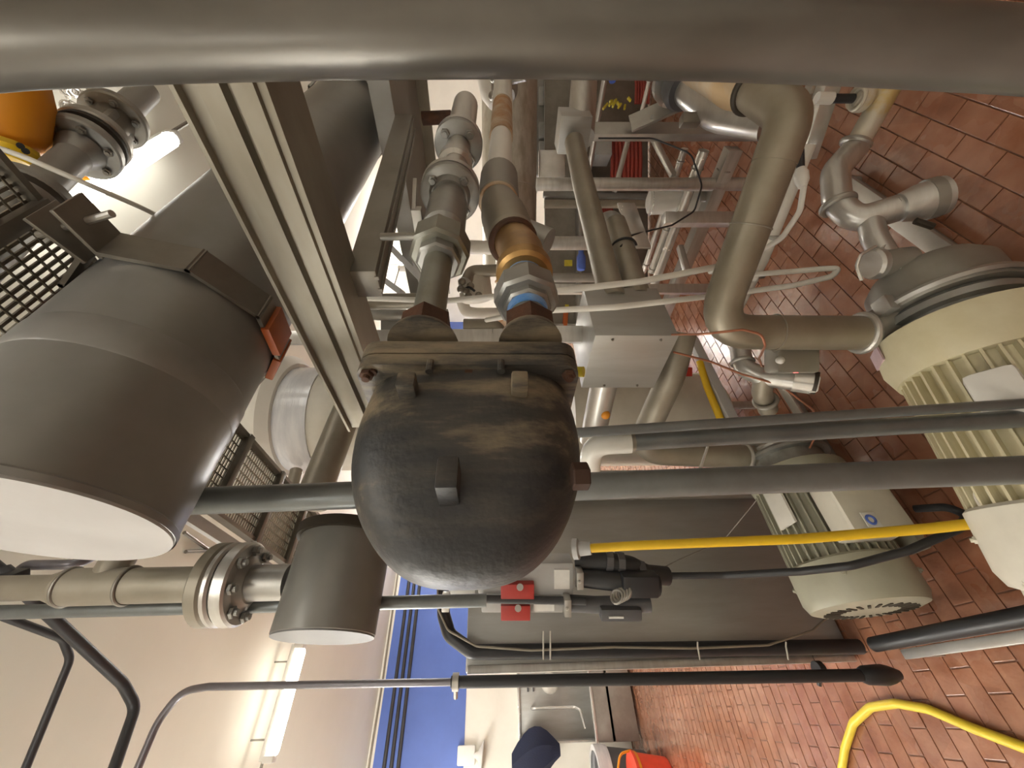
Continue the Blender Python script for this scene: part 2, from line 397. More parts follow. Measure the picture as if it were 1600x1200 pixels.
# ------------------------------------------------------------------ the black steam trap
E0 = P(733, 562, .60); HY, HZ = .112, .168
FC = E0 + Y*HY
trap = thing('steam_trap', 'black dusty cast iron steam trap with rounded bowl, in the middle', 'steam trap', FC)
b = B(); rings = []; NS, NA = 26, 48; LB = .285
for i in range(NS+1):
    s = LB*math.sin(math.pi/2*i/NS) if i < NS else LB
    f = max(.0, 1-(s/LB)**2.7)**(1/2.7)*(1+.085*math.sin(math.pi*s/LB))
    ring = []
    for j in range(NA):
        a = 2*math.pi*j/NA; c, sn = math.cos(a), math.sin(a)
        ring.append(b.bm.verts.new(FC - X*(s+.012) + Z*(HZ-.004)*max(f, .004)*math.copysign(abs(c)**(2/2.9), c) + Y*(HY-.004)*max(f, .004)*math.copysign(abs(sn)**(2/2.9), sn)))
    rings.append(ring)
for k in range(NS):
    for i in range(NA): b.face((rings[k][i], rings[k][(i+1) % NA], rings[k+1][(i+1) % NA], rings[k+1][i]))
b.face(rings[0][::-1]); b.face(rings[-1])
bowl = b.obj('bowl', 'dusty_iron', trap)
def plate(b, c, hy, hz, th, rc=.03):
    poly = []
    for sy, sz, a0 in ((1, 1, 0), (-1, 1, 90), (-1, -1, 180), (1, -1, 270)):
        for k in range(5):
            a = R(a0+22.5*k); poly.append(c + Y*(sy*(hy-rc)+rc*math.cos(a)) + Z*(sz*(hz-rc)+rc*math.sin(a)))
    b.prism(poly, X*th)
b = B(); plate(b, FC-X*.016, HY+.006, HZ+.006, .022); b.obj('bowl_flange', 'dusty_iron', trap)
b = B(); plate(b, FC+X*.006, HY+.001, HZ+.001, .003); b.obj('gasket', 'tan_dull', trap)
b = B(); plate(b, FC+X*.009, HY+.006, HZ+.006, .026); b.obj('cover', 'dusty_iron', trap)
for sy in (-1, 1):
    for sz in (-1, 0, 1):
        bolt(FC-X*.018+Y*sy*(HY-.012)+Z*sz*(HZ-.012), -X, .011, 'rust', trap, 'cover_bolt')
# cast lugs on the side facing the viewer, and the rusty drain plug
for px_, py_, w_, h_ in ((636, 601, .026, .020), (812, 599, .024, .020), (700, 745, .026, .036)):
    p = plane(px_, py_, 1, E0.y-.012)
    B().box(p + Y*.02, h_/2+.003, .034, w_/2, bev=.004).obj('lug', 'dusty_iron', trap)
for px_ in (672, 783):
    p = plane(px_, 572, 1, E0.y-.004); B().cyl(p+X*.01, p-X*.012, .006, n=10).obj('stud', 'dusty_iron', trap)
p = P(905, 744, .50); B().hexa(p+Z*.01, p-Z*.012, .018).obj('drain_plug', 'rust_dark', trap)['label'] = 'rusty hexagonal drain plug'
p = plane(584, 575, 1, E0.y+.01); B().cyl(p, p-X*.012, .007, n=10).obj('stud', 'rust', trap)
ZL, ZR = on_x(FC, Z, 0).z, 0
# pipe lines entering the trap cover; both run away along X
pl0 = P(663, 533, .66); pr0 = P(828, 530, .66)
def LX(p0, y): return on_y(p0, X, y)
lt = thing('trap_inlet_line', 'grey threaded pipe with union and bolted flanges entering the trap cover at its upper side', 'pipe run', pl0)
def seg(line, y0, y1): return LX(line, y0), LX(line, y1)
def wr(p, px): return px*dep(p)/F/2
B().lathe(pl0-X*.01, X, [(0, .060), (.012, .056), (.022, .046)], 32).obj('boss', 'dusty_iron', lt)
B().hexa(pl0+X*.010, pl0+X*.055, .046).obj('hex_bushing', 'rust', lt)['label'] = 'rusty brown hexagonal bushing'
a, c = seg(pl0, 497, 392); B().cyl(a, c, .030, n=28).obj('pipe_nipple', 'old_steel', lt)
a, c = seg(pl0, 412, 397); B().hexa(a, c, .0475, 8).obj('union_tailpiece', 'fitting_grey', lt)
a, c = seg(pl0, 402, 376); B().hexa(a, c, .066, 8).obj('union_nut', 'old_steel', lt)
a, c = seg(pl0, 378, 352); B().cyl(a, c, .036).obj('pipe_nipple', 'fitting_grey', lt)
a, c = seg(pl0, 365, 318); bd = B().cyl(a, c, .050, bev=.012); bd.obj('valve_body', 'fitting_grey', lt)
a, c = seg(pl0, 320, 290); B().cyl(a, c, .040, .046).obj('pipe', 'fitting_grey', lt)
# lever of the ball valve
q = LX(pl0, 345) + Z*.062
b = B(); b.box(q+Z*.004, .012, .030, .012, bev=.003); b.bar(q+Z*.01-Y*.02, q+Z*.016-Y*.05+X*.10, .010, .022, Y, .002); b.obj('valve_lever', 'galvanised', lt)
def flange(line, y, rad, th, parent, m='fitting_grey', nb=4, br=.014, a=X, ph=.78):
    c = LX(line, y)
    fo = B().lathe(c, a, [(0, rad*.93), (th*.15, rad), (th, rad)], 40).obj('flange', m, parent)
    bolts(c-a*.001, -a, rad*.72, nb, br, m, fo, ph)
    return c
fr1 = 45*dep(LX(pl0, 300))/F; c = flange(pl0, 306, fr1, .022, lt, br=.0125); B().lathe(c-X*.018, X, [(0, .048), (.02, .056)], 28).obj('flange_hub', 'fitting_grey', lt)
B().lathe(c+X*.026, X, [(0, fr1*1.01), (.022, fr1*1.01)], 40).obj('flange', 'stainless', lt)
a, c2 = seg(pl0, 298, 232); B().cyl(a, c2, .040).obj('pipe', 'stainless', lt)
a, c2 = seg(pl0, 262, 250); B().cyl(a, c2, .052, bev=.01).obj('pipe_collar', 'stainless', lt)
fr2 = 37*dep(LX(pl0, 228))/F; c = flange(pl0, 230, fr2, .024, lt, br=.015); B().lathe(c+X*.028, X, [(0, fr2*1.01), (.024, fr2*1.01)], 40).obj('flange', 'stainless', lt)
a, c2 = seg(pl0, 226, 165); B().cyl(a, c2, .05).obj('pipe', 'stainless', lt)

rt_ = thing('trap_outlet_line', 'threaded pipe with blue tape, brass elbow and strainer on the trap cover', 'pipe run', pr0)
B().lathe(pr0-X*.01, X, [(0, .054), (.014, .050), (.022, .040)], 32).obj('boss', 'dusty_iron', rt_)
B().hexa(pr0+X*.010, pr0+X*.052, .046).obj('hex_bushing', 'rust', rt_)['label'] = 'rusty brown hexagonal bushing'
a, c = seg(pr0, 505, 480); B().cyl(a, c, .034).obj('pipe_nipple', 'old_steel', rt_)
a, c = seg(pr0, 493, 483); B().cyl(a, c, .0375).obj('thread_tape', 'blue_tape', rt_)
a, c = seg(pr0, 484, 472); B().hexa(a, c, .045, 8).obj('union_tailpiece', 'fitting_grey', rt_)
a, c = seg(pr0, 476, 450); B().hexa(a, c, .062, 8).obj('union_nut', 'fitting_grey', rt_)
a, c = seg(pr0, 452, 425); B().cyl(a, c, .038).obj('thread_tape', 'blue_tape', rt_)
a, c = seg(pr0, 446, 436); B().cyl(a, c, .0395).obj('pipe_nipple', 'old_steel', rt_)
el0 = LX(pr0, 428); d0 = dep(el0)
B().tube([el0, P(815, 395, d0+.09), P(797, 370, d0+.22)], .050, 24, bend=.08).obj('elbow', 'brass', rt_)
B().lathe(el0-X*.012, X, [(0, .050), (.006, .058), (.03, .058), (.036, .05)], 28).obj('elbow_collar', 'brass', rt_)
s0, s1 = P(802, 379, d0+.17), P(780, 318, d0+.42)
ax = (s1-s0).normalized()
B().lathe(s0, ax, [(0, .056), (.01, .062), (.03, .062), (.04, .054), (.09, .064), (.2, .066), ((s1-s0).length, .056)], 28).obj('strainer_body', 'tan_dull', rt_)
B().torus(s0+ax*.002, ax, .052, .010).obj('rust_ring', 'rust', rt_)
B().tube([s0+ax*.12, s0+ax*.05-Z*.10+Y*.02], .038, 18).obj('strainer_leg', 'fitting_grey', rt_)
t0, t1 = P(779, 316, d0+.43), P(780, 277, d0+.62)
ax = (t1-t0).normalized()
B().lathe(t0, ax, [(0, .056), (.01, .066), ((t1-t0).length-.01, .068), ((t1-t0).length, .058)], 24).obj('coupling', 'pump_grey', rt_)
B().torus(t0, ax, .054, .009).obj('rust_ring', 'rust_light', rt_)
u0, u1, u2, u3 = P(780, 278, d0+.62), P(783, 215, d0+.95), P(785, 165, d0+1.3), P(786, 120, d0+1.7)
B().cyl(u0, u1, .048).obj('pipe', 'white_plastic', rt_); B().cyl(u1, u2, .053).obj('rusty_pipe', 'rust_light', rt_); B().cyl(u2, u3, .056).obj('pipe', 'white_tube', rt_)
vv = thing('hand_valve', 'small grey hand valve at the far end of the rusty white pipe', 'valve', P(790, 135, d0+1.75))
B().lathe(P(788, 150, d0+1.75), (P(788, 120, d0+1.8)-P(788, 150, d0+1.75)), [(0, .07), (.05, .09), (.1, .09), (.15, .07)], 18).obj('valve_body', 'stainless_dull', vv)
for q in ((772, 122), (770, 150), (800, 125), (806, 118)):
    B().sphere(P(*q, d0+1.7), .03, n=10).obj('bonnet_nut', 'stainless_dull', vv)
B().tube(PP((795, 128, d0+1.7), (822, 122, d0+1.65)), .018, 10).obj('handle', 'stainless', vv)
lh = thing('valve_lever', 'yellow lever handle poking out beside the trap flange', 'handle', P(903, 582, .8))
B().tube(PP((872, 580, .72), (903, 581, .715), (912, 581, .71)), .0098, 14).obj('grip', 'yellow_paint', lh)

# ------------------------------------------------------------------ big and small insulated tanks along X
def angyz(x, y): r = ray(x, y); return math.atan2(r.z, r.y)
def tank_axis(a_lo, a_hi, rad):
    c = (a_lo+a_hi)/2; h = (a_hi-a_lo)/2; D = rad/math.sin(h)
    return Vector((0, D*math.cos(c), H+D*math.sin(c)))
def tangent_x(ax, rad, lo, x, y):          # X where the lower silhouette line passes pixel row y
    D = math.hypot(ax.y, ax.z-H); a = math.atan2(ax.z-H, ax.y); h = math.asin(rad/D); L = D*math.cos(h); t = a-h if lo else a+h
    return on_y(Vector((0, L*math.cos(t), H+L*math.sin(t))), X, y).x
RB = .215
AB = tank_axis(R(38.2), R(60.6), RB)
xe = tangent_x(AB, RB, True, 290, 852)
bt = thing('insulated_tank', 'huge dark grey horizontal cylinder with pale end face, upper left', 'tank', AB+X*xe)
B().lathe(AB+X*xe, X, [(0, RB-.004), (.003, RB), (3.4, RB)], 72, caps=False).obj('jacket', 'insulation_grey', bt)
B().lathe(AB+X*(xe-.004), X, [(0, RB-.002), (.012, RB-.002)], 72).obj('end_plate', 'end_cap', bt)['label'] = 'pale flat round end face'
B().lathe(AB+X*(xe+.0), X, [(0, RB+.002), (.012, RB+.003), (.016, RB)], 72, caps=False).obj('edge_bead', 'insulation_dark', bt)
xb = tangent_x(AB, RB, True, 410, 640)
B().lathe(AB+X*(xb-.10), X, [(0, RB), (.004, RB+.002), (.075, RB+.002), (.08, RB)], 72, caps=False).obj('jacket_seam', 'insulation_dark', bt)
def clamp(xc, label, wd=.085):
    t = thing('tank_clamp', label, 'clamp', AB+X*xc, 'clamps around the big tank')
    def pt(a, rr): return AB + X*xc + (Y*math.cos(a)+Z*math.sin(a))*rr
    b = B(); ro = RB*1.10
    angs = [R(a) for a in (-187, -146, -105, -64, -23, 18, 59, 100, 130, 157)]
    segs = []
    for k in range(len(angs)-1):
        p, q = pt(angs[k], ro), pt(angs[k+1], ro); mid = (p+q)/2; nrm = (mid-(AB+X*xc)).normalized()
        b.box(mid, wd/2, (q-p).length/2+.006, .005, (X, (q-p).normalized(), nrm))
    b.obj('strap', 'strut_dark', t)
    for a, s in ((R(-189), 1), (R(159), -1)):
        p = pt(a, ro); n = (Y*math.cos(a)+Z*math.sin(a))
        B().box(p+n*.045, wd/2, .005, .055, (X, n.cross(X), n), bev=.002).obj('ear', 'strut_dark', t)
    a = R(165); n = (Y*math.cos(a)+Z*math.sin(a)); p = pt(a, ro)+n*.055; tv = n.cross(X)
    B().cyl(p-tv*.10, p+tv*.10, .008, n=10).obj('clamp_bolt', 'stainless', t)
    for a in (-84, -54, 100):
        a = R(a); n = (Y*math.cos(a)+Z*math.sin(a)); B().box(pt(a, RB+.013), wd/2+.006, .050, .011, (X, n.cross(X), n), bev=.004).obj('silicone_pad', 'orange_silicone', t)
    return t
clamp(tangent_x(AB, RB, True, 440, 560), 'bent grey strap clamp with bolt ears around the near end of the huge cylinder')
clamp(tangent_x(AB, RB, True, 580, 225), 'bent grey strap clamp around the far end of the huge cylinder')
RS = .135
AS = tank_axis(R(14.6), R(26.1), RS)
xs = tangent_x(AS, RS, True, 590, 996)
xs2 = tangent_x(AS, RS, False, 470, 826)
st = thing('insulated_tank', 'smaller grey horizontal cylinder below the trap bowl, end face to the lower left', 'tank', AS+X*xs)
B().lathe(AS+X*xs, X, [(0, RS-.003), (.003, RS), (xs2-xs, RS)], 60).obj('jacket', 'insulation_grey', st)
B().lathe(AS+X*(xs-.003), X, [(0, RS-.002), (.01, RS-.002)], 60).obj('end_plate', 'insulation_end', st)
B().lathe(AS+X*(xs2-.02), X, [(0, RS+.012), (.03, RS+.014)], 60).obj('band', 'black_gasket', st)
# flanged pipe standing on the small cylinder
vp = on_x(P(450, 910, 1), Z, 450)
k = None
best = None
for i in range(200):
    p = AS+X*(xs+.005*i); d = dep(p); v = 600-F*((p-C0).dot(RT))/d
    if best is None or abs(v-908) < best[0]: best = (abs(v-908), p)
V0 = best[1]
fp = thing('flanged_pipe', 'beige steel pipe with bolted flange dropping into the smaller grey cylinder', 'pipe', V0+Z*RS)
def VX(x): return on_x(V0, Z, x)
rr = 25*dep(V0)/F
B().cyl(VX(452), VX(388), rr*1.02).obj('pipe', 'stainless_dull', fp)
for xa, xb_, m in ((388, 366, 'stainless'), (364, 352, 'stainless'), (352, 330, 'tan_dull')):
    lf = B().cyl(VX(xa), VX(xb_), rr*2.35, n=40, bev=.006).obj('flange', m, fp)
    if xa == 388: bolts(VX(389), -Z, rr*1.85, 8, .016, 'fitting_grey', lf)
B().lathe(VX(396), Z, [(0, rr*1.15), ((VX(388)-VX(396)).z, rr*1.6)], 28).obj('weld_neck', 'stainless_dull', fp)
B().cyl(VX(332), VX(205), rr).obj('pipe', 'tan_dull', fp); B().cyl(VX(205), VX(100), rr*1.04).obj('pipe_tee', 'tan_dull', fp)
B().cyl(VX(160), VX(160)+X*.4, rr*.9).obj('branch', 'tan_dull', fp)
B().lathe(VX(100), Z, [(0, rr), ((VX(75)-VX(100)).z, rr*.7), ((VX(-60)-VX(100)).z, rr*.7)], 24).obj('reducer', 'tan_dull', fp)
for xx in (202, 108): B().torus(VX(xx), Z, rr*1.02, .006).obj('weld_bead', 'strut_dark', fp)
# thin conduit next to it, running down to the safety switches
cdt = P(600, 942, dep(V0)+.02)
pipe('conduit', 'slim grey conduit running down beside the beige flanged pipe', 'conduit', [on_x(cdt, Z, -60), on_x(cdt, Z, 760)], .019, 'pipe_conduit')

# ------------------------------------------------------------------ support beams
def beam_section(q, h, dp, groove=True):
    f = [(0, 0), (0, .10), (-.006, .11), (-.006, .36), (.004, .38), (.004, .45), (-.008, .47), (-.008, .72), (0, .74), (0, 1.0)] if groove else [(0, 0), (0, 1.0)]
    return [(q.x+a*1.6, q.z+t*h) for a, t in f] + [(q.x+dp, q.z+h), (q.x+dp, q.z)]
Q = P(513, 400, .86)
hb = plane(410, 400, 0, Q.x).z-Q.z; db = plane(553, 400, 2, Q.z).x-Q.x
ya, yb = on_y(Q, Y, 40).y, on_y(Q+Z*hb, Y, 668).y
bmth = thing('ceiling_beam', 'thick ribbed steel beam slanting past the trap, nearest of the beams', 'beam', Vector((Q.x, yb, Q.z)))
sec = beam_section(Q, hb, db)
B().prism([Vector((x, ya, z)) for x, z in sec], Y*(yb-ya)).obj('channel', 'strut', bmth)
B().box((Q.x-.006, (ya+yb)/2, Q.z+hb-.004), .012, (yb-ya)/2, .004).obj('lip', 'strut', bmth)
B().box((Q.x+.004, yb-.04, Q.z+hb*.55), .012, .03, .006).obj('slot', 'black_gasket', bmth)
b2a, b2b = P(570, 445, 1.02), P(634, 195, 1.72)
bm2 = thing('cross_beam', 'shorter dark steel beam meeting the ribbed beam at an angle', 'beam', b2a)
B().bar(b2a, b2b, .085, .075, Z, .006).obj('channel', 'strut_dark', bm2)
a_ = (b2b-b2a).normalized(); sd = a_.cross(Z).normalized()
for k in (-1, 1): B().bar(b2a+sd*k*.02-Z*.036, b2b+sd*k*.02-Z*.036, .012, .012, Z, .002).obj('rib', 'strut_dark', bm2)
Q3 = P(612, 150, 1.78)
b3 = thing('ceiling_beam', 'plain grey channel beam with bolted edge behind the bolted flanges', 'beam', Q3)
y3a, y3b = on_y(Q3, Y, 30).y, on_y(Q3, Y, 545).y
w3 = plane(652, 150, 2, Q3.z).x - Q3.x
B().box((Q3.x+w3/2, (y3a+y3b)/2, Q3.z+.05), abs(w3)/2, (y3b-y3a)/2, .05, bev=.004).obj('channel', 'grey_paint', b3)
B().box((Q3.x+w3+.006, (y3a+y3b)/2, Q3.z-.01), .006, (y3b-y3a)/2, .06).obj('edge_plate', 'strut', b3)
for k in range(6):
    yy = on_y(Q3, Y, 165+52*k).y; bolt(Vector((Q3.x+w3+.012, yy, Q3.z-.03)), X-Z*.3, .018, 'rust', b3)

# ------------------------------------------------------------------ wire cable tray above the tanks
tr = thing('cable_tray', 'wire mesh cable tray on dark cross bars under the ceiling', 'cable tray', Vector((.79, .4, 3.0)))
tx0, tx1, ty0, ty1 = .63, .96, .3, 2.5
for xx in (tx0, tx1): B().box((xx, (ty0+ty1)/2, 3.0), .008, (ty1-ty0)/2, .02).obj('side_rail', 'strut_dark', tr)
for k in range(7):
    yy = ty0+.16+k*.34; B().box(((tx0+tx1)/2, yy, 2.985), (tx1-tx0)/2+.01, .017, .014, bev=.003).obj('cross_bar', 'strut_dark', tr)
b = B()
n = 9
for i in range(n):
    xx = tx0+(tx1-tx0)*(i+.5)/n; b.box((xx, (ty0+ty1)/2, 3.005), .0025, (ty1-ty0)/2, .0025)
yy = ty0
while yy < ty1: b.box(((tx0+tx1)/2, yy, 3.009), (tx1-tx0)/2, .0035, .003); yy += .018
b.obj('wire_mesh', 'strut', tr, smooth=False)['kind'] = 'stuff'
tag(B().box((tx0-.05, (ty0+ty1)/2+.3, 3.02), .02, (ty1-ty0)/2, .012).obj('angle_rail', 'end_cap'), 'white angle rail running beside the wire mesh cable tray', 'rail')
for k, (p, q) in enumerate(((( 288, 832), (330, 862)), ((290, 862), (345, 860)))):
    tag(B().tube([plane(*p, 2, 3.6), plane(*q, 2, 3.6)], .010, 8).obj('ceiling_strip', 'strut_dark'), ['dark thin strip on the ceiling, left of the beige pipe flange, slanting', 'dark thin strip on the ceiling above the beige pipe flange, level'][k], 'trim strip')

# ------------------------------------------------------------------ upper left valve line
va, vb, vc = P(18, 335, 1.0), P(148, 216, 1.30), P(228, 142, 1.55)
av = (vb-va).normalized()
ul = thing('flanged_valve_line', 'grey flanged pipe and valve line in the upper left corner', 'pipe run', va)
def VA(x): 
    t = (x-18)/(148-18); return va + (vb-va)*t
def disc(c, r, t, m, name='flange'):
    return B().lathe(c, av, [(0, r*.95), (t*.2, r), (t, r)], 40).obj(name, m, ul)
disc(VA(20), .092, .035, 'fitting_grey'); disc(VA(36), .092, .03, 'fitting_grey')
B().lathe(VA(29), av, [(0, .088), (.03, .088)], 36).obj('gasket', 'black_gasket', ul)
B().cyl(VA(-60), VA(22), .066).obj('pipe', 'fitting_grey', ul)
B().cyl(VA(36), VA(120), .043).obj('pipe', 'grey_paint', ul)
B().lathe(VA(108), av, [(0, .043), (.05, .06)], 30).obj('weld_neck', 'fitting_grey', ul)
bolts(VA(122), -av, .072, 6, .0125, 'strut_dark', disc(VA(123), .095, .03, 'fitting_grey'))
B().lathe(VA(138), av, [(0, .092), (.012, .092)], 40).obj('gasket', 'black_gasket', ul)
disc(VA(143), .095, .03, 'stainless_dull')
B().cyl(VA(150), VA(190), .06).obj('valve_body', 'strut_dark', ul)
B().box(VA(170)+Z*.0, .05, .05, .055, (av, av.cross(Z).normalized(), Z), .012).obj('valve_bonnet', 'fitting_grey', ul)
bolts(VA(187), -av, .070, 6, .0125, 'fitting_grey', disc(VA(188), .094, .03, 'pump_grey'))
B().cyl(VA(200), VA(275), .046).obj('pipe', 'grey_paint', ul)
B().cyl(VA(150)-RT*.0+UP*.03, VA(150)+RT*.10+UP*.05, .02, n=12).obj('stem', 'stainless', ul)
ch = thing('chain', 'bunched pale metal chain hanging behind the flanged valve', 'chain', P(125, 158, 1.42))
for k in range(22):
    p = P(98+random.uniform(0, 55), 140+random.uniform(0, 30), 1.42+random.uniform(-.04, .04))
    B().torus(p, Vector((random.uniform(-1, 1), random.uniform(-1, 1), random.uniform(-1, 1))), .014, .005, 10, 6).obj('link', 'stainless_bright', ch)
og = thing('actuator', 'orange plastic actuator housing at the upper left edge', 'actuator', P(35, 190, 1.12))
u_ = (P(35, 110, 1.5)-P(35, 240, 1.5)).normalized()
o0 = P(28, 262, 1.45)
B().lathe(P(10, 228, 1.12), u_-UP*.1, [(0, .06), (.015, .075), (.05, .085), (.15, .09), (.21, .075), (.23, .05)], 12).obj('housing', 'orange_plastic', og)
B().lathe(P(10, 250, 1.10), u_-UP*.1, [(0, .05), (.012, .06), (.03, .066), (.045, .06)], 12).obj('lower_housing', 'yellow_vinyl', og)
for q in ((32, 228), (40, 236), (12, 236)): B().cyl(P(*q, 1.02), P(*q, 1.05), .008, n=10).obj('screw', 'black_rubber', og)
oc = thing('warning_cone', 'small orange cap peeping out below the flanged valve', 'cap', P(118, 290, 1.5))
B().lathe(P(140, 278, 1.52), P(88, 302, 1.48)-P(140, 278, 1.52), [(0, .045), (.03, .05), (.11, .015)], 20).obj('cap', 'orange_plastic', oc)
pipe('white_cable', 'thin white cable drooping in front of the upper left valve line', 'cable', PP((-40, 218, .95), (40, 246, .95), (130, 285, 1.0), (225, 326, 1.1), (270, 350, 1.2)), .0065, 'white_tube', bend=.1)

# ------------------------------------------------------------------ conduits in the lower left
pipe('conduit', 'dark conduit bending down beneath the ceiling, thickest of the lower left conduits', 'conduit', PP((-30, 868, 1.22), (25, 912, 1.25), (192, 1068, 1.48), (212, 1105, 1.48), (170, 1225, 1.30)), .0185, 'dark_conduit', bend=.07)
pipe('conduit', 'dark conduit bent near the left edge below the thickest one', 'conduit', PP((-30, 950, 1.25), (98, 998, 1.40), (110, 1030, 1.42), (30, 1225, 1.26)), .0125, 'dark_conduit', bend=.06)
cj = thing('conduit_box', 'black conduit junction fitting at the left edge', 'conduit fitting', P(18, 905, 1.24))
B().box(P(18, 906, 1.24), .03, .028, .028, (UP, RT, FW), .008).obj('body', 'black_rubber', cj)
B().cyl(P(0, 893, 1.24), P(22, 910, 1.245), .027, n=14).obj('nut', 'dark_conduit', cj)
pipe('conduit', 'lilac grey conduit elbow behind the end of the beige flanged pipe', 'conduit', PP((22, 905, 1.28), (38, 883, 1.3), (120, 882, 1.32), (150, 868, 1.4)), .016, 'lilac_conduit', bend=.05)
C3 = P(700, 1066, 1.78)
pipe('conduit', 'slim grey conduit crossing the ceiling light and running down past the blue band', 'conduit', [P(205, 1225, 1.60), P(246, 1128, 1.72), P(283, 1080, 1.78), P(325, 1073, 1.78), on_x(C3, Z, 712)], .0155, 'lilac_conduit', bend=.16)
pipe('conduit', 'black conduit running to the floor left of the steel panel', 'conduit', [on_x(C3, Z, 705), P(1350, 1055, 1.75)], .0245, 'black_rubber')
cf = thing('cable_gland', 'black cable gland at the lower end of the black conduit', 'cable gland', P(1385, 1054, 1.74))
B().lathe(P(1345, 1055, 1.75), P(1410, 1054, 1.74)-P(1345, 1055, 1.75), [(0, .028), (.02, .037), (.10, .041), (.13, .034), (.17, .018)], 14).obj('gland', 'black_rubber', cf)
for k, (px_, dx) in enumerate(((712, 0), (1280, 0))):
    q = on_x(C3, Z, px_); c_ = thing('conduit_clamp', ['light metal clamp holding the slim conduit at the blue band', 'dark clamp low on the black conduit'][k], 'clamp', q)
    B().cyl(q-Z*.014, q+Z*.014, .036, n=18).obj('strap', ['stainless', 'black_rubber'][k], c_)
    B().cyl(q-RT*.03, q-RT*.075, .010, n=8).obj('screw', ['stainless', 'black_rubber'][k], c_)
for k in range(3):
    za, zb = (648-k*0+k*9, 905), (615+k*6, 1200)
    z_ = plane(640+k*8.5, 905, 1, WY).z
    pipe('wall_conduit', ['upper', 'middle', 'lower'][k]+' dark conduit of three running along the blue wall band', 'conduit', [Vector((X0+.2, WY-.03, z_)), Vector((X1-.3, WY-.03, z_))], .026, 'dark_conduit', group='conduits on the blue band')
pipe('corner_cable', 'thin beige cable along the joint of ceiling and back wall', 'cable', [Vector((-1.2, WY-.05, 3.58)), Vector((.4, WY-.05, 3.56)), Vector((2.6, WY-.05, 3.585))], .014, 'tan_dull')

# ------------------------------------------------------------------ grey upright pipes right of the trap
pipe('grey_pipe', 'long grey upright pipe passing behind the trap, left of the pair of pipes', 'pipe', PP((250, 785, 1.0), (1680, 731, .95)), .0345, 'pipe_conduit', n=24)
pipe('grey_pipe', 'thinner pipe of the close pair of grey upright pipes', 'pipe', PP((860, 679, 1.06), (1680, 625, 1.04)), .0140, 'pipe_conduit', n=18)
pw = thing('grey_pipe', 'thicker pipe of the close pair with a pale elbow at its top', 'pipe', P(1600, 654, 1.06))
B().tube(PP((985, 691, 1.09), (1680, 649, 1.06)), .0245, 22).obj('pipe', 'pipe_conduit', pw)
B().tube(PP((985, 691, 1.09), (925, 694, 1.10), (920, 750, 1.2)), .031, 22, bend=.055).obj('elbow', 'white_tube', pw)
B().cyl(P(976, 691.5, 1.09), P(990, 690.7, 1.09), .028, n=20).obj('tape', 'tan_dull', pw)

# ------------------------------------------------------------------ stainless junction box
K = P(930, 524, 1.5); bx = on_y(K, X, 449).x-K.x; by = on_y(K, Y, 606).y-K.y; bz = K.z-on_x(K, Z, 1061).z
jb = thing('junction_box', 'stainless steel box with flat faces right beside the trap', 'box', K+Vector((bx/2, by/2, -bz)))
B().box(K+Vector((bx/2, by/2, -bz/2)), bx/2, by/2, bz/2, bev=.004).obj('enclosure', 'stainless_sheet', jb)
for fx in (.22, .8): bolt(Vector((K.x-.001, K.y+.02, K.z-bz*fx)), -X, .006, 'strut_dark', jb, 'screw')
for fx in (.3, .75): bolt(Vector((K.x-.001, K.y+by-.02, K.z-bz*fx)), -X, .006, 'strut_dark', jb, 'screw')
# tubes above it
tp = thing('process_pipe', 'dull steel pipe slanting from a small square box into the stainless box', 'pipe', P(950, 450, 1.75))
B().tube(PP((897, 222, 2.45), (912, 290, 2.15), (958, 470, 1.72)), .060, 24, bend=.4).obj('pipe', 'tan_dull', tp)
pipe('process_pipe', 'bright steel pipe standing on the small square box', 'pipe', PP((915, 90, 2.8), (907, 215, 2.55)), .092, 'stainless', n=26)
kb = P(893, 250, 2.35); kbx = thing('bracket_box', 'small square steel bracket box between two steel pipes', 'box', kb)
k1 = P(874, 212, 2.5); B().box(k1+Vector((.10, .0, -.10)), .10, .11, .10, bev=.004).obj('shell', 'stainless_sheet', kbx)
sp = thing('process_pipe', 'short steel pipe with bracket clip entering the stainless box', 'pipe', P(990, 450, 1.8))
B().tube(PP((962, 352, 2.15), (975, 400, 1.95), (996, 470, 1.75)), .064, 24).obj('pipe', 'tan_dull', sp)
B().torus(P(974, 390, 1.98), P(996, 470, 1.75)-P(962, 352, 2.15), .066, .006).obj('clip', 'black_rubber', sp)
B().tube(PP((962, 362, 2.13), (955, 345, 2.2), (945, 350, 2.25)), .06, 20, bend=.06).obj('elbow', 'stainless_dull', sp)
B().bar(P(978, 318, 2.2), P(1002, 388, 1.95), .012, .10, UP, .002).obj('bracket', 'stainless_bright', sp)
pl_ = thing('suction_pipe', 'curved dull pipe leaving the stainless box towards the smaller motor', 'pipe', P(1180, 715, 2.0))
B().tube(PP((1066, 520, 1.75), (1048, 590, 1.8), (1003, 688, 1.98), (1020, 708, 2.03), (1176, 714, 2.05)), .062, 24, bend=.16).obj('pipe', 'tan_dull', pl_)
B().torus(P(1166, 714, 2.05), P(1176, 714, 2.05)-P(1100, 711, 2.05), .062, .012).obj('clamp', 'stainless_dull', pl_)
B().cyl(P(1170, 714, 2.05), P(1215, 716, 2.05), .05).obj('pump_inlet', 'stainless_dull', pl_)
stp = thing('stained_pipe', 'bright steel pipe with an orange stain below the stainless box', 'pipe', P(920, 690, 2.1))
B().tube(PP((952, 560, 1.85), (925, 690, 2.1)), .066, 24).obj('pipe', 'stainless', stp)
B().sphere(P(946, 648, 1.94), .024, (1, 1, 1), 12).obj('orange_stain', 'orange_plastic', stp)

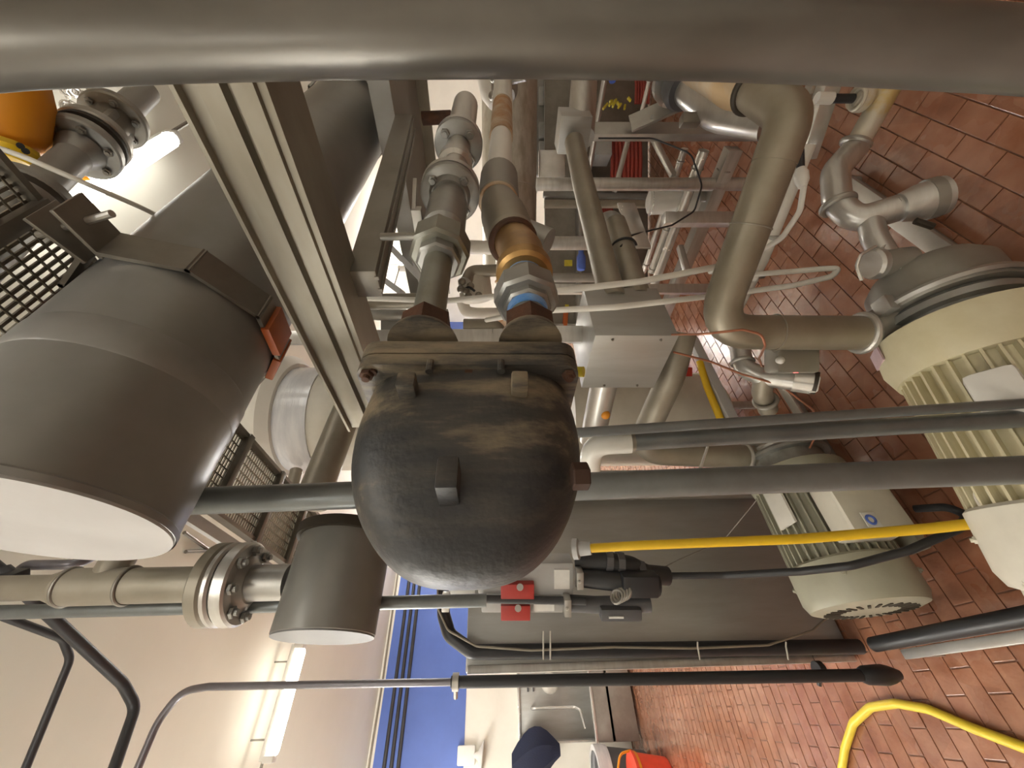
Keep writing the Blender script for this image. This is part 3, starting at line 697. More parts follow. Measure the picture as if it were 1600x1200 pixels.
# ------------------------------------------------------------------ large tan pipe to the big pump
G0 = P(1112, 519, 1.42)
G1 = P(1216, 236, 1.22); G2 = on_x(G0, Z, 1352)
bp_ = thing('pump_pipe', 'large tan pipe with a wide elbow dropping to the big pump', 'pipe', G2)
B().tube([G1, G0, G2], .064, 32, bend=.13).obj('pipe', 'tan_pipe', bp_)
B().torus(G2+Z*.015, Z, .066, .014).obj('clamp_ring', 'stainless', bp_)
B().torus(G1.lerp(G0, .38), G0-G1, .0642, .003).obj('weld_bead', 'tan_dull', bp_)
B().torus(on_x(G0, Z, 1210), Z, .0662, .003).obj('weld_bead', 'tan_dull', bp_)
J0 = P(1192, 152, 1.34); J1 = P(1085, 75, 1.75)
B().tube([G1+(G0-G1)*.06, G1-(G0-G1)*.17, J0, J0+(J1-J0)*.12], .066, 32, bend=.12).obj('upper_elbow', 'tan_pipe', bp_)
B().torus(J0+(J1-J0)*.10, J1-J0, .069, .012).obj('gasket', 'black_gasket', bp_)
B().lathe(J0+(J1-J0)*.12, J1-J0, [(0, .072), (.10, .095), (.5, .115)], 32).obj('reducer', 'tan_stain', bp_)
stb = thing('side_pipe', 'slim tan pipe with a clamp running beside the large tan pipe', 'pipe', P(1135, 500, 1.9))
B().tube(PP((1262, 225, 1.5), (1190, 405, 1.75), (1135, 510, 1.9)), .030, 20).obj('pipe', 'white_tube', stb)
for q in ((1180, 428, 1.78), (1166, 452, 1.81), (1207, 370, 1.7)): B().torus(P(*q), P(1135, 510, 1.9)-P(1262, 225, 1.5), .033, .012).obj('clamp', 'stainless_dull', stb)
B().lathe(P(1163, 431, 1.72), RT*.0-UP*1.0, [(0, .016), (.008, .024), (.05, .024), (.06, .014)], 14).obj('plug', 'white_plastic', stb)
B().cyl(P(1110, 421, 1.70), P(1150, 424, 1.72), .020, n=14).obj('plug', 'white_plastic', stb)
pipe('white_tubing', 'white plastic tube looping out over the red floor', 'tube', PP((1160, 430, 1.70), (1240, 424, 1.66), (1285, 420, 1.62), (1312, 419, 1.60), (1300, 432, 1.60), (1240, 446, 1.62), (1150, 458, 1.64), (1040, 471, 1.5), (960, 480, 1.45), (840, 486, 1.5), (760, 500, 1.8)), .0115, 'white_tube', bend=.05)
pipe('white_tubing', 'white plastic tube stretched across in front of the steel pipes', 'tube', PP((1125, 416, 1.55), (1000, 440, 1.5), (860, 456, 1.5), (790, 462, 1.55), (700, 470, 1.7), (560, 466, 1.9)), .0125, 'white_tube', bend=.1)
pipe('white_tubing', 'white plastic tube curving down beside the slim tan pipe', 'tube', PP((1252, 245, 1.45), (1257, 285, 1.45), (1250, 330, 1.47), (1222, 372, 1.5), (1180, 398, 1.55), (1120, 428, 1.6)), .0105, 'white_plastic', bend=.08)
pg = thing('hose_fitting', 'white plug with dark collar on top of the curving white tube', 'fitting', P(1252, 280, 1.45))
B().lathe(P(1251, 262, 1.45), P(1254, 295, 1.45)-P(1251, 262, 1.45), [(0, .014), (.02, .024), (.05, .024), (.075, .014)], 14).obj('plug', 'white_plastic', pg)
B().cyl(P(1250, 235, 1.45), P(1251, 264, 1.45), .014, n=12).obj('collar', 'black_rubber', pg)

# ------------------------------------------------------------------ motors
def motor(name, label, A, Bp, Rm, tb_dir, mats, box_frac=.45, nf=36, heads=True, group='pump motors'):
    """A: pump end centre, Bp: fan end centre."""
    t = thing(name, label, 'motor', (A+Bp)/2-Z*Rm, group)
    a = (Bp-A).normalized(); L = (Bp-A).length; body, fan, box, hm = mats
    u, v, _ = frame(a)
    B().lathe(A+a*L*.24, a, [(0, Rm*.86), (L*.5, Rm*.86)], 40).obj('stator', body, t)
    bf = B(); bf.box((0, 0, 0), .5, .5, .5); me = bpy.data.meshes.new('fin'); bf.bm.to_mesh(me); bf.bm.free(); me.materials.append(MATS[body])
    for i in range(nf):
        th = 2*math.pi*i/nf; d = u*math.cos(th)+v*math.sin(th); s_ = a.cross(d)
        o = bpy.data.objects.new('fin', me); COL.objects.link(o); o.parent = t
        mm = Matrix((d*Rm*.14, s_*Rm*.035, a*L*.50)).transposed().to_4x4(); mm.translation = A+a*L*.49+d*Rm*.91 - t.matrix_world.translation; o.matrix_basis = mm
    B().lathe(A+a*L*.12, a, [(0, Rm*.80), (.01, Rm*1.02), (L*.05, Rm*1.04), (L*.10, Rm*1.0), (L*.13, Rm*.90)], 48).obj('end_bell', fan, t)
    fc = B().lathe(A+a*L*.74, a, [(0, Rm*.98), (.01, Rm*1.03), (L*.20, Rm*1.03), (L*.245, Rm*.96), (L*.26, Rm*.82), (L*.262, Rm*.3)], 48).obj('fan_cover', fan, t)
    for i in range(4):
        th = .78+1.571*i; d = u*math.cos(th)+v*math.sin(th); bolt(A+a*L*.84+d*Rm*1.02, d, .012, fan, fc, 'cover_screw')
    for i in range(28):
        th = 2*math.pi*i/28; d = u*math.cos(th)+v*math.sin(th)
        B().box(A+a*L*1.003+d*Rm*.62, Rm*.14, Rm*.025, .002, (d, a.cross(d), a)).obj('vent_slot', 'black_gasket', fc)
    n = tb_dir.normalized(); s_ = a.cross(n).normalized()
    c = A+a*L*box_frac+n*Rm*1.12
    tbx = B().box(c, L*.20, Rm*.50, Rm*.28, (a, s_, n), .02).obj('terminal_box', box, t)
    B().box(c+n*Rm*.34, L*.21, Rm*.53, Rm*.06, (a, s_, n), .012).obj('terminal_cover', box, tbx)
    for ka in (.3, .68):
        for ks in (-1, 1):
            hz = a.cross(Z).normalized()
            B().box(A+a*L*ka+hz*ks*Rm*.72-Z*Rm*.98, L*.06, Rm*.22, Rm*.10, (a, hz, Z), .01).obj('foot', fan, t)
    if heads:
        B().lathe(A-a*.02, a, [(0, Rm*.82), (.02, Rm*.92), (L*.05, Rm*.92), (L*.052, Rm*.78), (L*.13, Rm*.78)], 44).obj('adapter', 'fitting_grey', t)
    return t, a, L
def pump(label, A, a, Rp, m):
    t = thing('centrifugal_pump', label, 'pump', A-Z*Rp)
    B().lathe(A-a*.02, -a, [(0, Rp*.96), (.02, Rp), (.03, Rp*.98), (.035, Rp*.90), (.13, Rp*.88), (.17, Rp*.74), (.19, Rp*.4)], 48).obj('casing', m, t)
    B().lathe(A-a*.025, -a, [(0, Rp*1.02), (.012, Rp*1.05), (.024, Rp*1.02)], 48, caps=False).obj('clamp_band', 'stainless_dull', t)
    for k in (0, 1, 2):
        u, v, _ = frame(a); th = .5+k*2.1; d = u*math.cos(th)+v*math.sin(th)
        B().box(A-a*.04+d*Rp*1.06, .03, .03, .018, (a, a.cross(d), d), .006).obj('clamp_lug', 'stainless_dull', t)
    return t
m2A, m2B = P(1238, 716, 2.05), P(1357, 936, 1.60); m2A.z = m2B.z = .37
m2B = on_y(Vector((m2B.x, m2B.y, .37)), X, 955); m2A = on_y(m2B, X, 718)
mt2, a2, L2 = motor('electric_motor', 'olive grey finned electric motor by the steel panel', m2A, m2B, .215, -Y*1.0+Z*.12, ('olive_paint', 'olive_paint', 'cream_pale', 0), .5)
B().box(m2A+a2*L2*.40+Vector((0, -.06, .208)), .09, .055, .006, (a2, Y, Z), .002).obj('name_plate', 'white_tube', mt2)
nb_ = (m2A+a2*L2*.42); B().box(plane(1361, 812, 1, m2A.y-.215*1.5-.004), .028, .002, .028).obj('sticker', 'paper', mt2); B().torus(plane(1361, 812, 1, m2A.y-.215*1.5-.007), Y, .016, .005, 18, 6).obj('sticker_ring', 'blue_plastic', mt2)
pump('steel pump head on the far end of the olive grey motor', m2A, a2, .16, 'pump_grey')
m1A = plane(1484, 494, 2, .265); m1B = plane(1770, 925, 2, .265)
mt1, a1, L1 = motor('electric_motor', 'big cream electric motor at the right edge', m1A, m1B, .215, -RT*.9+Z*.35, ('cream_paint', 'cream_pale', 'cream_pale', 0), .60, 34)
B().lathe(m1A+a1*.06, a1, [(0, .20), (.005, .235), (.10, .24), (.16, .22)], 48).obj('drive_end_shield', 'cream_paint', mt1)
q = m1A+a1*L1*.42; nn = (C0-q); nn = (nn-a1*nn.dot(a1)).normalized()
B().box(q+nn*.225+Z*.0, .075, .055, .018, (a1, a1.cross(nn), nn), .02).obj('plastic_shroud', 'white_plastic', mt1)
q = m1A+a1*.10; nn2 = (nn*.4 + a1.cross(nn)*.9).normalized(); nn2 = nn2 if nn2.x > 0 else (nn*.6-a1.cross(nn)*.8).normalized()
B().box(q+nn2*.238, .03, .05, .003, (a1, a1.cross(nn2), nn2)).obj('label_plate', 'pink_label', mt1)
pump('large dark steel pump head on the big cream motor', m1A, a1, .215, 'pump_grey')
B().cyl(P(1352, 519, dep(G2)), m1A-a1*.10+Vector((0, 0, 0)), .060).obj('inlet', 'pump_grey', bp_)

# ------------------------------------------------------------------ steel panel, low rail and cables on the left of the motors
PYW = 2.41
xl = plane(1000, 1043, 1, PYW).x
sp_ = thing('steel_panel', 'tall dull stainless steel panel standing behind the olive grey motor', 'panel', Vector((xl+1.2, PYW+.06, .0)))
B().box((xl+.56, PYW+.06, 1.03), .56, .055, 1.02, bev=.012).obj('sheet', 'stainless_sheet', sp_)
B().box((xl+.012, PYW-.006, 1.03), .018, .012, 1.01, bev=.004).obj('edge_trim', 'stainless', sp_)
B().tube([Vector((xl+.9, PYW-.06, .2)), Vector((xl+.9, PYW-.06, 1.7))], .03, 18).obj('side_tube', 'stainless_dull', sp_)
lr0, lr1 = plane(1390, 1008, 2, .16), plane(1760, 905, 2, .16)
lr1 = Vector((lr0.x-.0, plane(1760, 900, 2, .16).y, .16))
lr = thing('floor_rail', 'low stainless angle rail leading off to the lower right', 'rail', lr0-Z*.16)
B().box((lr0.x-.035, (lr0.y+lr1.y)/2, .115), .018, (lr0.y-lr1.y)/2, .012, bev=.003).obj('angle', 'stainless', lr)
for yy in (lr0.y-.05, lr1.y+.1): B().box((lr0.x-.035, yy, .05), .015, .015, .055).obj('foot', 'stainless', lr)
pipe('black_pipe', 'thick black hose lying on the low stainless rail', 'pipe', [lr0+Vector((.01, .06, .02)), lr1+Vector((.01, 0, .02))], .029, 'black_rubber', n=20)
bc = P(1020, 1020, 2.12)
pipe('cable_bundle', 'black cable bundle bending onto the left edge of the steel panel', 'cable', [plane(694, 880, 1, 2.36), plane(693, 960, 1, 2.35), plane(702, 992, 1, 2.35), plane(738, 1019, 1, 2.35), plane(1360, 1010, 1, 2.35)], .034, 'black_rubber', bend=.08)
pipe('white_cable', 'white cable following the black bundle down the steel panel', 'cable', [plane(a_, b_, 1, 2.31) for a_, b_ in ((684, 890), (684, 950), (700, 985), (745, 1010), (830, 1016), (960, 1011), (1080, 1013), (1200, 1008), (1270, 985), (1292, 965))], .0055, 'tan_dull', bend=.06)
for k, xx in enumerate((849, 860, 1090, 1228)):
    c_ = thing('cable_tie', ['left of two upright white cable ties on the black bundle', 'right of two upright white cable ties on the black bundle', 'curled white cable tie lower on the black bundle', 'white cable tie near the floor end of the black bundle'][k], 'cable tie', P(xx, 1030, 2.06))
    B().tube([plane(xx, 986 if k < 2 else 1003, 1, 2.29), plane(xx, 1010, 1, 2.29), plane(xx+(0 if k < 2 else 4), 1031, 1, 2.29)], .004, 8).obj('strap', 'white_tube', c_)
pipe('yellow_cable', 'straight yellow cable hanging from the switches to the big motor', 'cable', PP((915, 857, 1.5), (1000, 852, 1.45), (1250, 842, 1.35), (1450, 826, 1.26), (1575, 812, 1.2), (1640, 806, 1.18)), .0165, 'yellow_vinyl', n=14)
yg = thing('cable_gland', 'clear cable gland at the top of the yellow cable', 'cable gland', P(908, 857, 1.52))
B().lathe(P(896, 858, 1.52), P(922, 857, 1.5)-P(896, 858, 1.52), [(0, .04), (.02, .04), (.025, .028), (.07, .024)], 12).obj('gland', 'switch_grey', yg)
pipe('black_cable', 'black cable swinging from the conduit fittings under the olive motor box', 'cable', PP((1030, 900, 1.72), (1130, 899, 1.66), (1250, 893, 1.5), (1330, 884, 1.4), (1420, 860, 1.35), (1500, 825, 1.36), (1512, 805, 1.4), (1480, 792, 1.46), (1430, 795, 1.55)), .0145, 'black_rubber', bend=.08)
pipe('yellow_hose', 'yellow hose curving across the wet tiles at the lower right', 'hose', [plane(1312, 1225, 2, .022), plane(1320, 1170, 2, .022), plane(1333, 1130, 2, .022), plane(1360, 1105, 2, .022), plane(1400, 1099, 2, .022), plane(1450, 1108, 2, .022), plane(1520, 1138, 2, .022), plane(1600, 1168, 2, .022), plane(1700, 1200, 2, .022)], .0185, 'yellow_hose', bend=.12)
pipe('grey_wire', 'thin grey wire slanting across the face of the steel panel', 'wire', PP((1200, 760, 2.05), (1130, 845, 2.1), (1060, 875, 2.0), (1030, 890, 1.9)), .003, 'galvanised', bend=.1)
pipe('orange_wire', 'thin orange red wire looping over the large tan pipe', 'wire', PP((1050, 523, 1.46), (1100, 522, 1.30), (1160, 515, 1.28), (1190, 522, 1.28), (1196, 540, 1.3), (1186, 560, 1.5), (1190, 572, 1.6), (1215, 574, 1.65)), .0042, 'copper', bend=.05)
pipe('orange_wire', 'orange red wire running from the stainless box to the steel tee', 'wire', PP((1052, 550, 1.6), (1110, 565, 1.62), (1160, 585, 1.62), (1220, 602, 1.6), (1270, 640, 1.7), (1280, 670, 1.8), (1265, 700, 1.85)), .0045, 'copper', bend=.05)
pipe('white_wire', 'thin white wire curving beneath the pair of grey pipes', 'wire', PP((1112, 672, 1.10), (1105, 700, 1.10), (1093, 735, .98)), .0035, 'white_plastic', bend=.05)
pipe('dark_wire', 'thin dark wire sagging through the pipe skid', 'wire', PP((935, 216, 2.3), (1020, 216, 2.3), (1080, 240, 2.25), (1097, 290, 2.2), (1085, 330, 2.15), (1050, 352, 2.1), (985, 368, 2.0), (970, 385, 1.9)), .005, 'black_rubber', bend=.1)

# ------------------------------------------------------------------ safety switches and black conduit fittings
def switch(label, cx0, cx1, cy0, cy1, d, hx0, hx1, hy0, hy1, lx0, lx1):
    c = P((cx0+cx1)/2, (cy0+cy1)/2, d); t = thing('safety_switch', label, 'switch', c, 'safety switches')
    k = d/F
    B().box(c+FW*.05, (cx1-cx0)/2*k, (cy1-cy0)/2*k, .05, (-UP, RT, FW), .008).obj('enclosure', 'switch_grey', t)
    h = P((hx0+hx1)/2, (hy0+hy1)/2, d-.015)
    B().box(h, (hx1-hx0)/2*k, (hy1-hy0)/2*k, .018, (-UP, RT, FW), .003).obj('handle', 'red_plastic', t)
    B().cyl(P((hx0+hx1)/2+4, (hy0+hy1)/2-4, d-.04), P((hx0+hx1)/2+4, (hy0+hy1)/2-4, d-.01), .014, n=12).obj('handle_hub', 'stainless', t)
    B().box(P((lx0+lx1)/2, (cy0+cy1)/2, d-.002), (lx1-lx0)/2*k, (cy1-cy0)*.3*k, .002, (-UP, RT, FW)).obj('label_plate', 'paper', t)
switch('grey safety switch with red handle half hidden under the trap bowl', 747, 896, 880, 930, 1.62, 783, 834, 910, 933, 866, 890)
switch('grey safety switch with red handle below the slim conduit', 752, 880, 940, 958, 1.64, 783, 828, 943, 966, 834, 866)
pipe('conduit', 'short dark conduit running between the two red handled switches', 'conduit', PP((752, 936, 1.6), (915, 939, 1.6)), .016, 'dark_conduit')
sb = thing('switch_bracket', 'stainless bracket plate behind the slim conduit by the switches', 'bracket', P(720, 915, 1.75))
B().box(P(722, 918, 1.76), .06, .03, .006, (-UP, RT, FW), .002).obj('plate', 'stainless_sheet', sb); B().box(P(697, 940, 1.6), .016, .034, .02, (-UP, RT, FW), .004).obj('clip', 'stainless', sb)
f1 = thing('conduit_fitting', 'black conduit elbow fitting just below the yellow cable', 'conduit fitting', P(960, 880, 1.66))
B().tube(PP((898, 876, 1.68), (945, 876, 1.66), (985, 884, 1.66), (1010, 897, 1.68), (1042, 900, 1.7)), .040, 16, bend=.06).obj('elbow', 'black_rubber', f1)
for q in ((950, 876), (968, 879), (1000, 893)): B().cyl(P(q[0]-5, q[1], 1.66), P(q[0]+5, q[1]+1, 1.66), .047, n=8).obj('lock_nut', 'charcoal_plastic', f1)
f2 = thing('conduit_fitting', 'bulky black conduit body with coiled strain relief between the other fittings', 'conduit fitting', P(970, 915, 1.62))
B().tube(PP((900, 900, 1.66), (955, 906, 1.63), (1000, 912, 1.62), (1028, 915, 1.62)), .043, 16).obj('body', 'black_rubber', f2)
B().box(P(998, 912, 1.60), .075, .045, .035, (-UP, RT, FW), .012).obj('cover', 'black_rubber', f2)
for k in range(4): B().torus(P(964+k*4, 932-k*2, 1.57), P(980, 940, 1.6)-P(960, 925, 1.56), .026, .006, 18, 8).obj('coil', 'stainless_dull', f2)
f3 = thing('conduit_fitting', 'black conduit body lowest of the three, at the end of the slim conduit', 'conduit fitting', P(970, 948, 1.63))
B().tube(PP((885, 942, 1.64), (930, 945, 1.63), (1015, 943, 1.62)), .034, 16).obj('body', 'charcoal_plastic', f3)
B().box(P(968, 955, 1.60), .085, .026, .035, (-UP, RT, FW), .012).obj('cover', 'charcoal_plastic', f3); B().box(P(962, 963, 1.57), .03, .004, .01, (-UP, RT, FW)).obj('sticker', 'paper', f3)
for k, (q, d_) in enumerate((((905, 903), 1.6), ((886, 945), 1.59))):
    c_ = thing('conduit_clamp', ['steel clamp where the upper black fitting meets the switch', 'steel clamp on the conduit right of the lower switch'][k], 'clamp', P(*q, d_)); B().box(P(*q, d_), .014, .035, .03, (-UP, RT, FW), .004).obj('strap', 'stainless_dull', c_)
    bolt(P(q[0], q[1]+6, d_-.03), -FW, .008, 'stainless', c_)

# ------------------------------------------------------------------ floor sink and things at the back wall
sx0, sx1 = -.31, 1.5; sk = thing('floor_sink', 'stainless steel wall sink with gooseneck tap at the white wall', 'sink', Vector((.6, 7.0, 0)))
B().box(((sx0+sx1)/2, WY-.03, .95), (sx1-sx0)/2, .025, .60, bev=.008).obj('back_panel', 'stainless_sheet', sk)
B().box((sx0+.012, WY-.20, .95), .012, .20, .60, bev=.006).obj('side_panel', 'stainless', sk)
B().box(((sx0+sx1)/2, WY-.05, 1.56), (sx1-sx0)/2+.01, .05, .018, bev=.006).obj('top_rim', 'stainless_bright', sk)
B().box(((sx0+sx1)/2, WY-.30, .37), (sx1-sx0)/2, .30, .02, bev=.004).obj('basin_floor', 'stainless', sk)
B().box(((sx0+sx1)/2, WY-.58, .32), (sx1-sx0)/2, .02, .28, bev=.008).obj('front_panel', 'stainless_dull', sk)
B().box(((sx0+sx1)/2, WY-.60, .60), (sx1-sx0)/2+.01, .03, .016, bev=.006).obj('front_rim', 'stainless_bright', sk)
B().tube([Vector((.05, WY-.06, 1.38)), Vector((.05, WY-.18, 1.38)), Vector((.05, WY-.22, .78)), Vector((.02, WY-.30, .72)), Vector((-.18, WY-.32, .68))], .018, 12, bend=.06).obj('tap', 'stainless_bright', sk)
B().sphere(Vector((.33, WY-.12, 1.1)), .13, (1, .5, 1), 20).obj('soap_bowl', 'white_tube', sk)
for zz in (1.42, 1.34): B().box((.30, WY-.07, zz), .06, .015, .012).obj('bracket', 'charcoal_plastic', sk)
hk = thing('wall_hook', 'white bell shaped fitting on the white wall beside the blue band', 'wall fitting', plane(738, 1185, 1, WY))
hp = plane(740, 1180, 1, WY-.1); B().lathe(hp+Z*.0, -Z-X*.1, [(0, .02), (.06, .05), (.1, .12), (.12, .17), (.125, .16)], 20).obj('bell', 'white_plastic', hk); B().box(hp+Y*.05+Z*.1, .1, .05, .12, bev=.02).obj('base', 'white_plastic', hk)
co = thing('coat', 'dark navy coat hanging by the wall below the sink', 'coat', plane(850, 1195, 1, WY-.5))
cq = plane(838, 1200, 1, WY-.4)
b = B(); ring_prev = None
for k in range(9):
    f = k/8; c = plane(800+75*f, 1200-30*math.sin(f*1.9), 1, WY-.4)
    ring = [b.bm.verts.new(c + (X*math.cos(2*math.pi*i/14)*1.0+Y*math.sin(2*math.pi*i/14)*.6)*(.06+.20*math.sin(math.pi*min(1, f*.9+.12))*(1+.12*math.sin(3*i)))) for i in range(14)]
    if ring_prev:
        for i in range(14): b.face((ring_prev[i], ring_prev[(i+1) % 14], ring[(i+1) % 14], ring[i]))
    else: b.face(ring[::-1])
    ring_prev = ring
b.face(ring_prev); b.obj('cloth', 'navy_cloth', co)
rb = thing('waste_bin', 'dark grey bin with pale plastic liner under the navy coat', 'bin', Vector((-.62, 6.55, 0)))
rp = plane(930, 1200, 1, 6.6)
B().lathe(Vector((rp.x-.12, 6.6, .02)), Z, [(0, .24), (.02, .26), (.60, .32)], 28).obj('bin', 'charcoal_plastic', rb)
B().lathe(Vector((rp.x-.12, 6.6, .52)), Z, [(0, .325), (.06, .34), (.16, .335), (.16, .28)], 28, caps=False).obj('liner', 'wrap', rb)
bk = thing('bucket', 'bright red bucket standing on the tiles at the bottom edge', 'bucket', plane(1040, 1200, 2, 0))
kp = plane(1048, 1222, 2, 0)
B().lathe(kp, Z, [(0, .19), (.01, .20), (.36, .25), (.37, .265), (.40, .265)], 28).obj('pail', 'bucket_red', bk)
B().lathe(kp+Z*.34, Z, [(0, .258), (.03, .262)], 28, caps=False).obj('rim_band', 'orange_plastic', bk)
B().tube([kp+Vector((.26, 0, .38)), kp+Vector((.24, -.05, .52)), kp+Vector((.0, -.08, .62))], .012, 10, bend=.1).obj('handle', 'orange_plastic', bk)

# ------------------------------------------------------------------ pump discharge piping over the red floor
dl = thing('discharge_pipe', 'bright steel bend with branch and dark open end above the big pump', 'pipe', P(1400, 340, 1.5))
B().tube(PP((1336, 232, 1.62), (1304, 268, 1.6), (1308, 318, 1.56), (1338, 345, 1.52), (1432, 316, 1.45)), .050, 24, bend=.1).obj('pipe', 'stainless', dl)
B().lathe(P(1405, 325, 1.46), P(1475, 305, 1.42)-P(1405, 325, 1.46), [(0, .052), (.05, .066), (.13, .070)], 26).obj('cone', 'stainless', dl)
B().lathe(P(1445, 313, 1.44), P(1478, 304, 1.42)-P(1445, 313, 1.44), [(0, .073), (.035, .073)], 26).obj('end_cap', 'pump_grey', dl)
B().torus(P(1309, 320, 1.555), P(1320, 334, 1.53)-P(1306, 308, 1.56), .052, .013).obj('clamp', 'stainless_dull', dl)
B().tube(PP((1360, 345, 1.5), (1366, 372, 1.47), (1385, 405, 1.44)), .042, 22, bend=.08).obj('branch', 'stainless', dl)
B().cyl(P(1430, 345, 1.43), P(1458, 354, 1.42), .012, n=10).obj('clamp_screw', 'black_gasket', dl)
up = thing('stained_pipe', 'yellow stained steel pipe rising beside the square steel post', 'pipe', P(1340, 225, 1.6))
B().tube(PP((1410, 85, 1.52), (1390, 135, 1.55), (1338, 228, 1.62)), .043, 22).obj('pipe', 'yellowed_pipe', up)
B().torus(P(1337, 224, 1.62), P(1338, 228, 1.62)-P(1390, 135, 1.55), .046, .014).obj('clamp', 'stainless_dull', up)
B().lathe(P(1372, 155, 1.57), P(1335, 152, 1.57)-P(1372, 155, 1.57), [(0, .02), (.03, .03), (.05, .05), (.07, .052), (.1, .04)], 20).obj('side_port', 'yellowed_pipe', up)
B().torus(P(1340, 155, 1.55), UP, .036, .008).obj('port_ring', 'yellowed_pipe', up)
B().cyl(P(1300, 154, 1.57), P(1333, 154, 1.57), .017, n=12).obj('collar', 'black_rubber', up)
B().cyl(P(1276, 153, 1.57), P(1300, 154, 1.57), .022, n=12).obj('plug', 'white_plastic', up)
pv = thing('sample_valve', 'steel sample valve with round wire bail cap on the bend branch', 'valve', P(1385, 410, 1.45))
B().cyl(P(1425, 408, 1.42), P(1370, 413, 1.44), .052, n=26, bev=.006).obj('body', 'pump_grey', pv)
B().lathe(P(1372, 412, 1.44), P(1340, 416, 1.44)-P(1372, 412, 1.44), [(0, .056), (.02, .056), (.03, .048)], 26).obj('cap', 'stainless', pv)
B().tube(PP((1368, 385, 1.42), (1345, 398, 1.41), (1338, 415, 1.41), (1346, 438, 1.42)), .006, 8, bend=.03).obj('bail', 'stainless_bright', pv)
B().torus(P(1385, 389, 1.42), FW, .014, .005, 16, 6).obj('bail_eye', 'stainless_bright', pv)
B().sphere(P(1412, 424, 1.40), .024, n=12).obj('knob', 'white_tube', pv)
sq = thing('square_post', 'white square steel tube slanting behind the side pipe', 'post', P(1250, 250, 1.7))
B().bar(P(1312, 80, 1.55), P(1258, 248, 1.78), .068, .068, UP, .006).obj('tube', 'stainless_bright', sq)
sq2 = thing('square_post', 'dull steel tube partly hidden behind the white square tube', 'post', P(1250, 170, 1.9))
B().bar(P(1285, 100, 1.85), P(1262, 165, 1.9), .06, .06, UP, .005).obj('tube', 'stainless_dull', sq2)
pipe('level_pipe', 'dull horizontal pipe stub left of the yellow stained pipe', 'pipe', PP((1225, 165, 1.75), (1300, 158, 1.7)), .035, 'stainless_dull')
rz = .09
ra, rb2 = plane(1312, 268, 2, rz), plane(1500, 425, 2, rz); rb2 = Vector((rb2.x, ra.y*.5+rb2.y*.5, rz)); ra = Vector((ra.x, rb2.y, rz))
rl = thing('base_rail', 'wide stainless base rail under the big pump on the tiles', 'rail', ra-Z*rz)
B().box((ra+rb2)/2, abs(ra.x-rb2.x)/2, .035, .012, bev=.003).obj('rail', 'stainless', rl)
B().box((ra+rb2)/2-Z*.05, abs(ra.x-rb2.x)/2, .008, .04).obj('web', 'stainless_dull', rl)
for xx in (ra.x-.05, rb2.x+.06): B().cyl(Vector((xx, ra.y, 0)), Vector((xx, ra.y, rz-.01)), .02, n=12).obj('foot', 'stainless', rl)

# ------------------------------------------------------------------ steel tee with grey head and red lamp
te = thing('sensor_tee', 'polished steel tee with grey sensor head and small red light', 'sensor', P(1230, 595, 1.62))
B().tube(PP((1155, 540, 1.75), (1162, 575, 1.7), (1190, 588, 1.65), (1262, 597, 1.56)), .042, 24, bend=.07).obj('pipe', 'stainless', te)
B().cyl(P(1238, 594, 1.58), P(1268, 598, 1.55), .047, n=24).obj('end_ring', 'stainless_bright', te)
B().cyl(P(1264, 597, 1.555), P(1277, 599, 1.54), .046, n=24).obj('end_plug', 'black_gasket', te)
B().tube(PP((1268, 586, 1.53), (1281, 588, 1.52), (1276, 612, 1.52), (1264, 612, 1.53)), .004, 8, bend=.01).obj('wire_bail', 'white_plastic', te)
B().tube(PP((1195, 588, 1.64), (1190, 612, 1.68), (1200, 640, 1.75)), .040, 22, bend=.06).obj('branch', 'tan_dull', te)
B().torus(P(1196, 626, 1.70), P(1200, 640, 1.75)-P(1190, 612, 1.68), .042, .010).obj('clamp', 'pump_grey', te)
B().torus(P(1160, 566, 1.71), P(1162, 575, 1.7)-P(1155, 540, 1.75), .043, .008).obj('clamp', 'stainless_dull', te)
hd = B().box(P(1236, 562, 1.54), .085, .055, .045, (-UP, RT, FW), .018).obj('head', 'pump_grey', te)
B().box(P(1241, 580, 1.515), .010, .007, .01, (-UP, RT, FW), .002).obj('lamp', 'red_lamp', hd)
B().sphere(P(1219, 563, 1.50), .016, n=10).obj('white_knob', 'white_plastic', hd)
for q in ((1213, 545), (1228, 540), (1250, 545)): B().cyl(P(*q, 1.5), P(*q, 1.56), .016, n=10).obj('stud', 'strut_dark', hd)
rw = thing('base_rail', 'narrow white rail on the tiles below the steel tee', 'rail', plane(1238, 640, 2, 0))
r0, r1 = plane(1222, 605, 2, .06), plane(1252, 655, 2, .06); r1.y = r0.y
B().box((r0+r1)/2-X*.1, abs(r0.x-r1.x)/2+.25, .028, .01, bev=.003).obj('rail', 'stainless_bright', rw)
B().box((r0+r1)/2-X*.1-Z*.033, abs(r0.x-r1.x)/2+.25, .008, .024).obj('web', 'stainless_dull', rw)

# ------------------------------------------------------------------ cream drum and its rail
dr = thing('drum', 'cream rounded drum behind the pair of grey pipes', 'drum', P(1130, 645, 2.95))
dz0, dz1 = .18, 1.35; dc = P(1010, 655, 3.0)
B().lathe(Vector((dc.x, dc.y, dz0)), Z, [(0, .25), (.02, .30), (.08, .34), (.14, .355), (dz1-dz0, .355)], 48).obj('shell', 'cream_pale', dr)
B().torus(Vector((dc.x, dc.y, dz0+.16)), Z, .357, .006, 48).obj('seam', 'cream_paint', dr)
for k in range(3):
    th = 2.1*k+.3; B().cyl(Vector((dc.x+.25*math.cos(th), dc.y+.25*math.sin(th), 0)), Vector((dc.x+.25*math.cos(th), dc.y+.25*math.sin(th), dz0+.03)), .03, n=10).obj('leg', 'stainless', dr)
rs = thing('warning_strip', 'dark red strip on the drum beside the stainless box', 'strip', P(1068, 580, 2.6))
